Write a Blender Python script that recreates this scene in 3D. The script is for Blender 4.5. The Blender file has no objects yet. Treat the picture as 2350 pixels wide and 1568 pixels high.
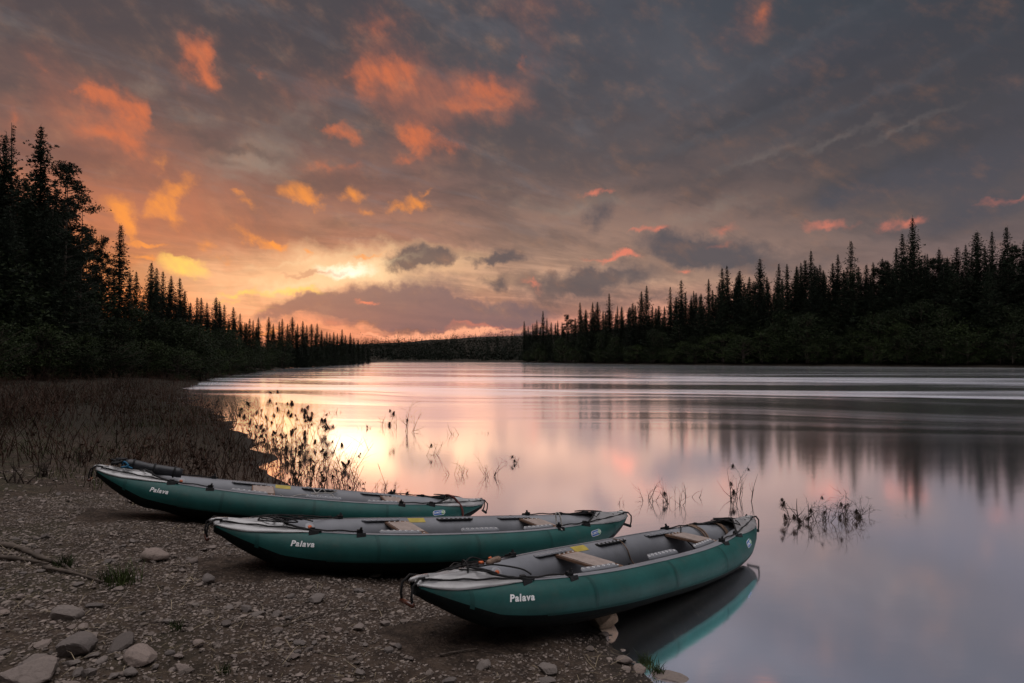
import bpy, math, random
import numpy as np
from mathutils import Vector, Matrix

# ------------------------------------------------------------------ camera
sc = bpy.context.scene
COL = sc.collection
R = math.radians
CAM_H, FPX, Y0 = 1.9, 1500.0, 821.3            # eye height, focal length and horizon row of a 2350 px wide frame
PITCH = math.atan((Y0 - 784) / FPX)
cam_d = bpy.data.cameras.new('camera')
cam_d.lens = 36 * FPX / 2350
cam_d.sensor_width = 36
cam_d.clip_start, cam_d.clip_end = 0.05, 12000
cam = bpy.data.objects.new('camera', cam_d)
cam.location = (0, 0, CAM_H)
cam.rotation_euler = (R(90) + PITCH, 0, 0)
COL.objects.link(cam)
sc.camera = cam
sc.view_settings.view_transform = 'Standard'
sc.view_settings.look = 'None'
sc.view_settings.exposure = 0
sc.view_settings.gamma = 1
sc.render.engine = 'CYCLES'
sc.cycles.max_bounces = 6
sc.cycles.sample_clamp_indirect = 6


def ray(px, py):
    """unit direction seen at a pixel of the 2350 px wide frame"""
    x, zc = (px - 1175) / FPX, (784 - py) / FPX
    c, s = math.cos(PITCH), math.sin(PITCH)
    return Vector((x, c - zc * s, s + zc * c)).normalized()


def at(px, py, z=0.0):
    d = ray(px, py)
    t = (z - CAM_H) / d.z
    return Vector((d.x * t, d.y * t, z))


def azel(px, py):
    d = ray(px, py)
    return math.atan2(d.x, d.y), math.asin(d.z)


def lin(r, g, b):
    f = lambda c: c / 255 / 12.92 if c <= 10 else ((c / 255 + 0.055) / 1.055) ** 2.4
    return (f(r), f(g), f(b), 1)


# ------------------------------------------------------------------ node helper
class NT:
    def __init__(s, tree):
        s.t = tree

    def new(s, kind, **kw):
        n = s.t.nodes.new(kind)
        for k, v in kw.items():
            setattr(n, k, v)
        return n

    def put(s, sock, v):
        if isinstance(v, bpy.types.NodeSocket):
            s.t.links.new(v, sock)
        else:
            sock.default_value = v

    def m(s, op, a, b=None, c=None, clamp=False):
        n = s.new('ShaderNodeMath', operation=op, use_clamp=clamp)
        s.put(n.inputs[0], a)
        if b is not None: s.put(n.inputs[1], b)
        if c is not None: s.put(n.inputs[2], c)
        return n.outputs[0]

    def v(s, op, a, b=None, c=None):
        n = s.new('ShaderNodeVectorMath', operation=op)
        s.put(n.inputs[0], a)
        if b is not None: s.put(n.inputs[1], b)
        if c is not None: s.put(n.inputs[2], c)
        return n.outputs[0]

    def mix(s, fac, a, b, blend='MIX'):
        n = s.new('ShaderNodeMix', data_type='RGBA', blend_type=blend)
        s.put(n.inputs[0], fac)
        s.put(n.inputs[6], a)
        s.put(n.inputs[7], b)
        return n.outputs[2]

    def noise(s, vec, scale, detail=4, rough=.55, dist=0, out=0, dim='3D'):
        n = s.new('ShaderNodeTexNoise', noise_dimensions=dim)
        s.put(n.inputs['Vector'], vec)
        n.inputs['Scale'].default_value = scale
        n.inputs['Detail'].default_value = detail
        n.inputs['Roughness'].default_value = rough
        n.inputs['Distortion'].default_value = dist
        return n.outputs[out]

    def smooth(s, x, a, b):
        n = s.new('ShaderNodeMapRange', interpolation_type='SMOOTHSTEP')
        s.put(n.inputs['Value'], x)
        n.inputs['From Min'].default_value = a
        n.inputs['From Max'].default_value = b
        return n.outputs[0]

    def ramp(s, fac, stops):
        n = s.new('ShaderNodeValToRGB')
        e = n.color_ramp.elements
        while len(e) < len(stops): e.new(1)
        for k, (p, c) in zip(e, stops):
            k.position = p
            k.color = c
        s.put(n.inputs[0], fac)
        return n.outputs[0]

    def map(s, vec, loc=(0, 0, 0), rot=(0, 0, 0), scale=(1, 1, 1), kind='POINT'):
        n = s.new('ShaderNodeMapping', vector_type=kind)
        s.put(n.inputs[0], vec)
        n.inputs[1].default_value = loc
        n.inputs[2].default_value = rot
        n.inputs[3].default_value = scale
        return n.outputs[0]


# ------------------------------------------------------------------ sky
SUN_AZ, SUN_EL = R(-22), R(1.5)
world = bpy.data.worlds.new('World')
sc.world = world
world.use_nodes = True
wt = world.node_tree
wt.nodes.clear()
w = NT(wt)
gen = w.new('ShaderNodeTexCoord').outputs['Generated']
dirn = w.v('NORMALIZE', gen)
sep = w.new('ShaderNodeSeparateXYZ')
wt.links.new(dirn, sep.inputs[0])
dx, dy, dz = sep.outputs
az = w.m('ARCTAN2', dx, dy)
el = w.m('ARCSINE', dz)
comb = w.new('ShaderNodeCombineXYZ')
wt.links.new(az, comb.inputs[0])
wt.links.new(el, comb.inputs[1])
P = comb.outputs[0]
# cloud-deck coordinates: a flat layer overhead, foreshortened towards the horizon
zz = w.m('ADD', w.m('MAXIMUM', dz, 0.0), 0.10)
cq = w.new('ShaderNodeCombineXYZ')
wt.links.new(w.m('DIVIDE', dx, zz), cq.inputs[0])
wt.links.new(w.m('DIVIDE', dy, zz), cq.inputs[1])
Q = cq.outputs[0]
# ragged edges: everything hand-placed is looked up through two scales of turbulence
wa = w.v('MULTIPLY', w.v('SUBTRACT', w.noise(P, 7, 3, .5, out=1), (.5, .5, .5)), (.13, .075, 0))
wb = w.v('MULTIPLY', w.v('SUBTRACT', w.noise(P, 30, 4, .6, out=1), (.5, .5, .5)), (.056, .04, 0))
PW = w.v('ADD', w.v('ADD', P, wa), wb)
PS = w.v('ADD', P, wb)
fine = w.noise(w.map(P, rot=(0, 0, R(-32)), scale=(1, .55, 1), kind='TEXTURE'), 26, 5, .62)
streak = w.noise(w.map(P, rot=(0, 0, R(-52)), scale=(1, .42, 1), kind='TEXTURE'), 24, 5, .6)
puff = w.noise(w.map(P, loc=(3, 1, 0), scale=(1, 1.5, 1)), 15, 4, .55)
wisp = w.noise(w.map(P, rot=(0, 0, R(-16)), scale=(1, .36, 1), kind='TEXTURE'), 15, 6, .62, .6)
deck = w.noise(w.map(Q, rot=(0, 0, R(35)), scale=(1, .6, 1), kind='TEXTURE'), 1.0, 7, .6, .4)
deck2 = w.noise(w.map(Q, loc=(4, 2, 0), rot=(0, 0, R(48)), scale=(1, .42, 1), kind='TEXTURE'), 2.2, 6, .62, .3)


def blobs(vec, items):
    """sum of soft ellipses; centres and half-sizes as seen from the river bank"""
    acc = None
    for it in items:
        cx, cy, rx, ry = it[:4]
        rot = it[4] if len(it) > 4 else 0
        amp = it[5] if len(it) > 5 else 1
        a, e = azel(cx, cy)
        k = math.cos(a) ** 2
        mp = w.map(vec, (a, e, 0), (0, 0, R(rot)), (rx * 1.55 / FPX * k ** .8, ry * 1.55 / FPX * k ** .35, 1), 'TEXTURE')
        g = w.new('ShaderNodeTexGradient', gradient_type='SPHERICAL')
        wt.links.new(mp, g.inputs[0])
        acc = w.m('MULTIPLY', g.outputs[1], amp) if acc is None else w.m('MULTIPLY_ADD', g.outputs[1], amp, acc)
    return acc


elf = w.m('DIVIDE', el, 0.6, clamp=True)
YS = (821, 730, 650, 560, 450, 330, 200, 60)


def column(cols):
    st = [(min(1, max(0, azel(1175, y)[1] / 0.6)), lin(*c)) for y, c in zip(YS, cols)]
    return w.ramp(elf, st)


left = column([(250, 118, 50), (248, 128, 62), (232, 136, 78), (196, 116, 84), (164, 102, 84), (124, 92, 86), (94, 77, 77), (84, 73, 75)])
midl = column([(236, 148, 112), (232, 152, 122), (230, 166, 130), (176, 120, 102), (140, 98, 91), (106, 86, 86), (82, 72, 76), (74, 69, 75)])
midd = column([(244, 160, 135), (225, 152, 130), (206, 162, 136), (162, 128, 114), (130, 104, 98), (100, 89, 91), (84, 82, 89), (78, 79, 88)])
rigt = column([(150, 110, 108), (138, 108, 106), (124, 102, 102), (106, 92, 93), (86, 77, 79), (72, 69, 75), (64, 65, 73), (58, 66, 75)])
azs = lambda px: azel(px, 800)[0]
base = w.mix(w.smooth(az, azs(180), azs(560)), left, midl)
base = w.mix(w.smooth(az, azs(780), azs(1250)), base, midd)
base = w.mix(w.smooth(az, azs(1300), azs(2250)), base, rigt)
# grey-violet streets of the high deck, and paler rifts between them
base = w.mix(w.m('MULTIPLY', w.smooth(deck, .42, .60), w.m('MULTIPLY_ADD', w.smooth(az, 0, .35), -.22, .62)), base, w.mix(.70, base, (.050, .046, .060, 1)))
base = w.mix(w.m('MULTIPLY', w.smooth(deck2, .50, .70), w.m('MULTIPLY', w.smooth(el, .10, .25), w.m('MULTIPLY_ADD', w.smooth(az, -.1, .30), -.44, .52))), base, w.mix(.42, base, (.235, .235, .265, 1)))
base = w.mix(w.m('MULTIPLY', w.smooth(wisp, .48, .70), .42), base, w.mix(.6, base, (.055, .05, .065, 1)))


LOOSE = w.m('MULTIPLY_ADD', w.smooth(az, azs(1000), azs(1600)), -.5, .55)      # stray scraps outside the hand-placed banks, fewer to the right


def layer(base, vec, items, colour, lo, hi, ragged, opac, tex=None, streaky=0.0):
    g0 = blobs(vec, items)
    gate = w.m('MAXIMUM', w.smooth(g0, .0, .22), LOOSE)
    g = g0
    g = w.m('MULTIPLY_ADD', w.m('SUBTRACT', tex if tex is not None else fine, .5), ragged, g)
    g = w.m('MULTIPLY_ADD', w.m('SUBTRACT', puff, .5), .55, g)
    if streaky:                                  # lit haze round the glowing cloud
        base = w.mix(w.m('MULTIPLY', w.smooth(g, -.05, hi + .2), .40), base, w.mix(.38, base, colour))
    f = w.m('MULTIPLY', w.m('MULTIPLY', w.smooth(g, lo - .10, hi + .42), opac), gate)
    if streaky: f = w.m('MULTIPLY', f, w.m('MULTIPLY_ADD', w.smooth(streak, .30, .66), streaky, 1 - streaky))
    return w.mix(f, base, colour)


# paler rifts
base = layer(base, PW, [(560, 345, 150, 45, 25, .8), (640, 390, 110, 40, 15, .7), (330, 190, 60, 18, 10, .5), (680, 240, 50, 25, 0, .5), (1330, 470, 160, 22, 0, .5),
                        (1600, 495, 200, 22, 8, .45), (440, 260, 60, 20, 0, .5), (1500, 110, 200, 60, 15, .12), (60, 60, 80, 30, 0, .3)], lin(160, 144, 132), .1, .8, 1.1, .85, wisp)
base = layer(base, PS, [(1740, 358, 120, 11, 14, .9), (1900, 325, 150, 9, 15, .9), (2080, 290, 130, 8, 14, .7), (1560, 330, 100, 12, 10, .5)], lin(130, 118, 114), .1, .9, .5, .65)
base = layer(base, PW, [(740, 640, 320, 56, 3, 1), (860, 605, 200, 34, 0, .8)], lin(252, 206, 158), .0, .9, .3, .85)
# dark grey-blue heaps
base = layer(base, PW, [(965, 604, 62, 20, 0, 1), (935, 594, 36, 20, 0, .8), (1020, 596, 30, 16), (1165, 600, 54, 13, 4, 1), (1115, 610, 40, 8), (1132, 643, 34, 11, 10, .9),
                        (1290, 668, 130, 32, 0, .9), (1400, 640, 110, 26, 0, .9),
                        (1545, 563, 85, 34, 0, 1.3), (1620, 580, 90, 30, 0, 1.1), (1700, 600, 90, 22, 0, .7), (590, 515, 60, 36, 20, .6), (1900, 462, 60, 24, 10, 1),
                        (2050, 415, 110, 42, 25, 1.1), (2230, 385, 130, 60, 20, 1.1), (2200, 500, 140, 34, 15, .9), (1190, 772, 110, 10), (960, 752, 150, 14, 0, .8), (1350, 498, 24, 30, 0, .7),
                        (1230, 715, 80, 16, 0, .6), (2300, 240, 120, 70, 20, .6), (1900, 150, 200, 70, 20, .6), (1500, 690, 120, 18, 0, .6), (1850, 620, 160, 30, 0, .5)],
             lin(78, 76, 86), .06, .50, .60, .92)
base = layer(base, PW, [(860, 688, 120, 34, 0, 1.1), (965, 685, 100, 46, 0, 1.2), (795, 712, 110, 28, 0, 1), (1050, 722, 170, 26, 0, 1.1), (690, 690, 60, 20, 0, .9), (640, 700, 60, 14, 0, .8), (1150, 712, 110, 22, 0, .8), (1180, 745, 120, 12, 0, .7), (900, 745, 120, 10, 0, .6)],
             lin(108, 94, 103), .06, .5, .60, .92)
base = layer(base, PW, [(480, 305, 70, 18, -25, .9), (560, 330, 60, 14, -20, .8), (520, 360, 80, 10, -15, .7), (640, 350, 70, 14, -10, .7), (720, 290, 90, 26, 10, .6), (300, 120, 160, 34, 0, .5),
                        (640, 190, 140, 36, 0, .6), (1260, 330, 90, 30, 0, .5), (1500, 250, 160, 34, 20, .5), (1700, 420, 220, 26, 12, .5), (430, 205, 50, 14, -10, .7)], lin(86, 75, 78), .1, .65, .9, .75, wisp)
base = layer(base, PW, [(1560, 170, 190, 80, 0, .8), (1420, 60, 160, 50, 0, .5), (1300, 300, 120, 40, 0, .4)], lin(98, 98, 106), .1, .9, .9, .6, deck2)
base = layer(base, PW, [(1980, 190, 260, 80, 20, .9), (2180, 330, 200, 60, 25, .7), (1700, 420, 220, 40, 10, .6), (560, 180, 260, 70, 0, .7), (700, 60, 200, 60, 0, .5), (120, 100, 120, 60, 0, .4), (640, 470, 110, 50, 20, .6)], lin(74, 67, 72), .1, .9, .9, .5, deck)
base = layer(base, PS, [(1750, 250, 420, 22, 17, .9), (1950, 130, 420, 30, 20, .8), (2050, 380, 380, 24, 14, .9), (1550, 420, 320, 18, 8, .7)], lin(62, 62, 70), .05, .9, .5, .6, wisp)
base = layer(base, PS, [(1700, 180, 420, 16, 19, .8), (1650, 300, 340, 12, 15, .7), (2000, 225, 340, 14, 17, .7)], lin(98, 98, 106), .1, .9, .5, .5, wisp)
# glowing rims and rags
base = layer(base, PW, [(450, 150, 66, 46, -20, .6), (250, 260, 100, 60, -35, .65), (130, 200, 60, 90, 25, .5), (270, 330, 90, 40, -10, .6), (930, 190, 110, 60, -15, .7), (1110, 220, 100, 60, 0, .65), (980, 330, 76, 46, 0, .65), (690, 200, 80, 60, -40, .4),
                        (880, 60, 60, 50, 0, .45), (1220, 20, 90, 50, 0, .4), (1700, 50, 70, 50, 30, .4), (780, 390, 80, 30, 0, .4), (1000, 205, 210, 60, -4, .75), (420, 440, 260, 120, -20, .45), (540, 520, 130, 60, -25, .55), (400, 470, 90, 90, -40, .6), (280, 480, 90, 60, 0, .6), (10, 255, 40, 40, 0, .6), (1240, 140, 40, 40, 0, .4)],
             lin(186, 110, 86), .05, .9, .7, .8, streaky=.5)
base = layer(base, PW, [(446, 140, 44, 28, -35, 1.05), (470, 165, 26, 20, -40, .6), (268, 236, 54, 30, -40, 1.25), (235, 222, 26, 14, -20, .7), (258, 312, 62, 22, -12, 1.15), (300, 262, 22, 22, -50, .8), (85, 150, 20, 30, 25, .35),
                        (850, 185, 28, 40, 15, .9), (905, 155, 54, 26, -12, 1.1), (935, 190, 40, 30, 0, .6), (1100, 185, 34, 38, 0, 1.0), (1150, 215, 34, 26, -30, .7), (1110, 255, 56, 16, 0, .7), (1050, 235, 40, 20, 0, .45), (800, 160, 30, 14, 0, .5), (875, 55, 40, 30, 0, .45),
                        (965, 294, 28, 22, 0, 1.1), (985, 325, 40, 22, -20, .8), (935, 352, 34, 12, 10, .75), (1030, 345, 24, 12, -30, .5), (775, 312, 42, 18, -8, .95), (745, 302, 16, 12, 0, .5), (755, 385, 30, 12, 0, .5), (805, 378, 24, 12, 20, .5), (1725, 35, 30, 22, 20, .5),
                        (1205, 130, 14, 18, 30, .5), (600, 145, 12, 14, 30, .4), (8, 258, 16, 16, 0, .6)],
             lin(234, 120, 72), .20, .78, .78, .95, streaky=.62)
base = layer(base, PW, [(1352, 440, 26, 8, 0, 1.1), (1400, 601, 52, 8, 0, 1.1), (1430, 597, 22, 10, 0, .8), (1495, 530, 44, 9, 10, 1), (1440, 540, 26, 7, 20, .6), (1900, 528, 80, 12, 0, .9), (2060, 524, 34, 14, 10, .9),
                        (1690, 525, 50, 12, 0, .6), (1560, 620, 24, 6), (2310, 440, 90, 9, 18, .7), (1230, 655, 30, 8, 0, .8), (860, 691, 24, 6, 0, 1.2), (1120, 748, 120, 7, 0, .7), (790, 745, 50, 12, 0, .5), (1650, 560, 60, 8, 0, .4)],
             lin(236, 128, 104), .25, .85, .55, .9)
base = layer(base, PW, [(385, 440, 34, 34, -40, 1.2), (415, 470, 26, 30, 0, .9), (345, 470, 30, 20, 30, .8), (435, 425, 22, 30, -40, .9), (240, 470, 50, 22, -15, 1.0), (280, 500, 40, 14, -30, .7), (355, 365, 14, 30, -20, .5), (715, 455, 44, 24, -16, 1.3), (735, 475, 26, 16, 0, .6), (815, 452, 26, 20, 0, 1.1),
                        (895, 488, 28, 12, 25, 1.0), (938, 465, 28, 16, -10, 1.3), (957, 436, 16, 8, 10, .8), (835, 497, 18, 8, -15, .6), (570, 558, 34, 14, -35, 1.0), (605, 572, 30, 8, 0, .9), (340, 550, 40, 6, -10, 1.1), (560, 455, 22, 6, -25, .8), (585, 488, 28, 10, -30, .6),
                        (480, 565, 26, 12, -20, .6), (300, 525, 50, 8, -30, .7), (710, 587, 18, 6, 0, .8), (845, 588, 34, 4, 0, .8), (505, 590, 24, 6, 0, .5), (545, 735, 90, 16, 0, .6), (640, 750, 60, 8, 0, .6), (360, 588, 34, 8, 0, .9)],
             lin(255, 152, 66), .22, .72, .75, .97, streaky=.55)
# the yellow heap and the lit cloud edges low over the trees
base = layer(base, PS, [(425, 616, 54, 17, -4, 1.3), (400, 604, 30, 12, 0, .8), (370, 590, 40, 8, 0, .5), (640, 665, 70, 8, 4, 1.0), (560, 676, 50, 7, 0, 1.0), (710, 668, 40, 7, 0, .8), (530, 690, 40, 5, 0, .6), (600, 712, 30, 5, 0, .5)],
             lin(255, 208, 104), .25, .95, .75, .95, streaky=.45)
base = layer(base, PS, [(790, 617, 84, 17, 4, 1.0), (700, 652, 190, 13, 6, .75), (700, 600, 150, 7, 12, .55), (830, 622, 60, 15, 0, .8), (900, 598, 90, 8, 14, .5), (1020, 640, 120, 18, 0, .3)], lin(255, 226, 178), .12, .95, .25, .85, wisp)
base = layer(base, PS, [(795, 622, 56, 13, 3, 1.2)], (1.35, 1.2, .98, 1), .1, .9, .15, 1)
base = layer(base, PS, [(740, 626, 70, 6, 7, .9), (690, 630, 40, 4, 6, .6)], lin(198, 150, 122), .15, .7, .3, .8)
base = layer(base, PS, [(1020, 768, 150, 7, 2, 1), (940, 776, 120, 6, 0, .9), (1110, 760, 90, 6, 3, .8), (870, 760, 60, 5, 0, .5)], lin(255, 176, 140), .2, .8, .5, .9)
base = w.mix(w.m('MULTIPLY', w.smooth(el, .08, .32), .46), base, w.mix(.62, base, (.030, .033, .044, 1)))
# overhead and behind: thin pale evening overcast
over = w.mix(w.smooth(el, .6, 1.25), (.030, .031, .037, 1), (1.92, 1.82, 1.84, 1))
over = w.mix(w.m('MULTIPLY', w.smooth(deck, .42, .66), .35), over, w.mix(.5, over, (.2, .2, .25, 1)))
base = w.mix(w.smooth(el, .60, .95), base, over)
base = w.mix(w.m('MULTIPLY', w.smooth(w.m('ABSOLUTE', az), .68, .92), w.smooth(el, -.2, -.02)), base, over)
# the clear sky above the cloud still glimmers through
nish = w.new('ShaderNodeTexSky', sky_type='NISHITA')
nish.sun_disc = False
nish.sun_elevation = SUN_EL
nish.sun_rotation = SUN_AZ
nish.air_density = 1.2
nish.dust_density = 2.5
glim = w.v('MULTIPLY', nish.outputs[0], (.05, .05, .05))
total = w.v('ADD', base, w.v('MULTIPLY', glim, (.3, .3, .3)))
bg = w.new('ShaderNodeBackground')
wt.links.new(total, bg.inputs[0])
bg.inputs[1].default_value = 1.0
wo = w.new('ShaderNodeOutputWorld')
wt.links.new(bg.outputs[0], wo.inputs[0])
world.cycles.sampling_method = 'MANUAL'
world.cycles.sample_map_resolution = 512

sun_d = bpy.data.lights.new('sun', 'SUN')
sun_d.energy = 0.004                             # the sun is already down: only a breath of direct warmth is left
sun_d.angle = R(30)
sun_d.color = (1, .72, .5)
sun = bpy.data.objects.new('sun', sun_d)
sun.rotation_euler = Vector((math.sin(SUN_AZ) * math.cos(R(12)), math.cos(SUN_AZ) * math.cos(R(12)), math.sin(R(12)))).to_track_quat('Z', 'Y').to_euler()
COL.objects.link(sun)


# ------------------------------------------------------------------ mesh helpers
def mesh_np(name, V, F, smooth=False):
    """V (n,3) floats, F list/array of faces (ragged lists allowed)"""
    me = bpy.data.meshes.new(name)
    if isinstance(F, np.ndarray):
        n, k = F.shape
        flat = F.ravel()
        starts = np.arange(0, n * k, k)
        tot = np.full(n, k)
    else:
        tot = np.array([len(f) for f in F])
        flat = np.array([i for f in F for i in f])
        starts = np.concatenate([[0], np.cumsum(tot)[:-1]])
    me.vertices.add(len(V))
    me.vertices.foreach_set('co', np.asarray(V, dtype=np.float32).ravel())
    me.loops.add(len(flat))
    me.loops.foreach_set('vertex_index', flat.astype(np.int32))
    me.polygons.add(len(tot))
    me.polygons.foreach_set('loop_start', starts.astype(np.int32))
    me.polygons.foreach_set('loop_total', tot.astype(np.int32))
    me.update(calc_edges=True)
    me.validate()
    me.polygons.foreach_set('use_smooth', np.full(len(me.polygons), bool(smooth)))
    return me


class MB:
    """collects vertices and faces of one mesh"""
    def __init__(s):
        s.V, s.F = [], []

    def add(s, V, F):
        o = len(s.V)
        s.V += [tuple(v) for v in V]
        s.F += [tuple(i + o for i in f) for f in F]
        return s

    def tube(s, pts, rad, n=6, cap=True):
        pts = [Vector(p) for p in pts]
        rad = rad if isinstance(rad, (list, tuple)) else [rad] * len(pts)
        V, F = [], []
        up = None
        for i, p in enumerate(pts):
            t = (pts[min(i + 1, len(pts) - 1)] - pts[max(i - 1, 0)])
            t = t.normalized() if t.length > 1e-9 else Vector((0, 0, 1))
            if up is None:
                up = Vector((0, 0, 1)) if abs(t.z) < .9 else Vector((1, 0, 0))
            a = t.cross(up)
            a = a.normalized() if a.length > 1e-6 else t.orthogonal().normalized()
            b = a.cross(t).normalized()
            up = b
            for k in range(n):
                q = 2 * math.pi * k / n
                V.append(p + (a * math.cos(q) + b * math.sin(q)) * rad[i])
        for i in range(len(pts) - 1):
            for k in range(n):
                k2 = (k + 1) % n
                F.append((i * n + k, i * n + k2, (i + 1) * n + k2, (i + 1) * n + k))
        if cap:
            F.append(tuple(range(n))[::-1])
            F.append(tuple((len(pts) - 1) * n + k for k in range(n)))
        return s.add(V, F)

    def box(s, c, size, rot=None):
        V = []
        for x in (-.5, .5):
            for y in (-.5, .5):
                for z in (-.5, .5):
                    p = Vector((x * size[0], y * size[1], z * size[2]))
                    if rot is not None: p = rot @ p
                    V.append(p + Vector(c))
        return s.add(V, [(0, 1, 3, 2), (4, 6, 7, 5), (0, 4, 5, 1), (2, 3, 7, 6), (0, 2, 6, 4), (1, 5, 7, 3)])

    def mesh(s, name, smooth=False):
        return mesh_np(name, np.array(s.V, dtype=float).reshape(-1, 3), s.F, smooth)


def link(name, me, mat=None, parent=None):
    o = bpy.data.objects.new(name, me)
    COL.objects.link(o)
    if mat is not None and me is not None and not me.materials:
        me.materials.append(mat)
    if parent is not None: o.parent = parent
    return o


def tag(o, label=None, cat=None, group=None, kind=None):
    if label: o['label'] = label
    if cat: o['category'] = cat
    if group: o['group'] = group
    if kind: o['kind'] = kind
    return o


def empty(name, loc=(0, 0, 0), rot=(0, 0, 0)):
    o = bpy.data.objects.new(name, None)
    o.empty_display_size = .1
    o.location, o.rotation_euler = loc, rot
    COL.objects.link(o)
    return o


def copy_tree(o, parent=None):
    kids = KIDS.get(o.name, [])
    c = o.copy()
    COL.objects.link(c)
    if parent is not None: c.parent = parent
    KIDS[c.name] = [copy_tree(k, c) for k in kids]
    return c


KIDS = {}


def note_kids(root):
    """remember the children of a finished thing, so that copying it does not search the whole scene"""
    allo = [o for o in COL.objects if o.parent is not None]
    def rec(o):
        KIDS[o.name] = [x for x in allo if x.parent == o]
        for k in KIDS[o.name]: rec(k)
    rec(root)


# value noise for terrain
_rs = np.random.RandomState(5)
_tab = _rs.rand(256, 256)


def vnoise(x, y):
    xi, yi = np.floor(x).astype(int), np.floor(y).astype(int)
    fx, fy = x - xi, y - yi
    fx, fy = fx * fx * (3 - 2 * fx), fy * fy * (3 - 2 * fy)
    g = lambda a, b: _tab[a & 255, b & 255]
    return (g(xi, yi) * (1 - fx) + g(xi + 1, yi) * fx) * (1 - fy) + (g(xi, yi + 1) * (1 - fx) + g(xi + 1, yi + 1) * fx) * fy - .5


# ------------------------------------------------------------------ materials
def mat(name):
    m = bpy.data.materials.new(name)
    m.use_nodes = True
    nt = NT(m.node_tree)
    b = m.node_tree.nodes['Principled BSDF']
    return m, nt, b


def simple(name, col, rough=.6, spec=.4, var=.0, scale=8, bump=0, bscale=60, metal=0):
    m, n, b = mat(name)
    c = (*col, 1)
    if var:
        co = n.new('ShaderNodeTexCoord').outputs['Object']
        f = n.noise(co, scale, 5, .6)
        lo = tuple(x * (1 - var) for x in col) + (1,)
        hi = tuple(min(1, x * (1 + var)) for x in col) + (1,)
        n.put(b.inputs['Base Color'], n.mix(n.smooth(f, .3, .7), lo, hi))
    else:
        b.inputs['Base Color'].default_value = c
    b.inputs['Roughness'].default_value = rough
    b.inputs['Specular IOR Level'].default_value = spec
    b.inputs['Metallic'].default_value = metal
    if bump:
        co = n.new('ShaderNodeTexCoord').outputs['Object']
        bp = n.new('ShaderNodeBump')
        bp.inputs['Strength'].default_value = bump
        bp.inputs['Distance'].default_value = .01
        n.put(bp.inputs['Height'], n.noise(co, bscale, 5, .6))
        n.put(b.inputs['Normal'], bp.outputs[0])
    return m


def leaf_mat(name, col, var=.35, scale=.6):
    m, n, b = mat(name)
    oi = n.new('ShaderNodeObjectInfo')
    geo = n.new('ShaderNodeNewGeometry')
    co = n.new('ShaderNodeTexCoord').outputs['Object']
    f = n.m('ADD', n.m('MULTIPLY', n.noise(co, scale, 3, .6), .7), n.m('MULTIPLY', geo.outputs['Random Per Island'], .3))
    f = n.m('ADD', f, n.m('MULTIPLY', n.m('SUBTRACT', oi.outputs['Random'], .5), .35))
    lo = tuple(x * (1 - var) for x in col) + (1,)
    hi = (col[0] * (1 + var * 1.3), col[1] * (1 + var), col[2] * (1 + var * .6), 1)
    n.put(b.inputs['Base Color'], n.mix(n.smooth(f, .25, .8), lo, hi))
    b.inputs['Roughness'].default_value = .75
    b.inputs['Specular IOR Level'].default_value = .15
    return m


M = {}
M['needle'] = leaf_mat('spruce_needles', (.010, .016, .009))
M['pine'] = leaf_mat('pine_needles', (.011, .017, .009))
M['willow'] = leaf_mat('willow_leaves', (.016, .026, .008), .45, .5)
M['birch'] = leaf_mat('birch_leaves', (.013, .021, .008), .4, .5)
M['far'] = leaf_mat('far_forest_foliage', (.008, .012, .008), .45, .08)
M['bark'] = simple('bark', (.05, .04, .032), .9, .1, .4, 10)
M['twig'] = simple('dead_twigs', (.050, .036, .030), .85, .15, .4, 6)
M['brush'] = simple('dry_brush', (.052, .030, .022), .9, .1, .75, .9)
M['debris'] = simple('flood_debris', (.030, .020, .016), .95, .1, .5, 20)
M['straw'] = simple('dry_straw', (.30, .24, .16), .8, .2, .4, 3)
M['grass'] = leaf_mat('grass_blades', (.042, .060, .020), .4, 3)
M['turf'] = leaf_mat('bank_grass', (.040, .048, .020), .5, .8)


def fabric(name, col, rough, spec, weave=.06, var=.14):
    m, n, b = mat(name)
    co = n.new('ShaderNodeTexCoord').outputs['Object']
    f = n.noise(co, 2.2, 6, .65)
    g = n.noise(co, 45, 3, .6)
    dirt = n.smooth(n.noise(co, 5.5, 6, .7), .52, .78)
    lo = tuple(x * (1 - var) for x in col) + (1,)
    hi = tuple(x * (1 + var) for x in col) + (1,)
    c = n.mix(n.smooth(f, .3, .7), lo, hi)
    c = n.mix(n.m('MULTIPLY', dirt, .30), c, (.09, .075, .06, 1))
    spz = n.new('ShaderNodeSeparateXYZ')
    n.put(spz.inputs[0], co)
    mud = n.m('MULTIPLY', n.smooth(n.m('ADD', spz.outputs[2], n.m('MULTIPLY', n.noise(co, 9, 5, .7), .16)), .22, .10), .45)
    c = n.mix(mud, c, (.030, .024, .019, 1))
    scuff = n.smooth(n.noise(n.map(co, scale=(2, 14, 14)), 5, 4, .7), .66, .72)
    c = n.mix(n.m('MULTIPLY', scuff, .25), c, tuple(min(1, x * 2.4 + .05) for x in col) + (1,))
    n.put(b.inputs['Base Color'], c)
    n.put(b.inputs['Roughness'], n.m('MULTIPLY_ADD', g, .16, rough - .08))
    b.inputs['Specular IOR Level'].default_value = spec
    bp = n.new('ShaderNodeBump')
    bp.inputs['Strength'].default_value = weave
    bp.inputs['Distance'].default_value = .012
    n.put(bp.inputs['Height'], n.m('ADD', n.noise(co, 11, 4, .5), n.m('MULTIPLY', n.noise(co, 500, 1, .5), .05)))
    n.put(b.inputs['Normal'], bp.outputs[0])
    return m


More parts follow.
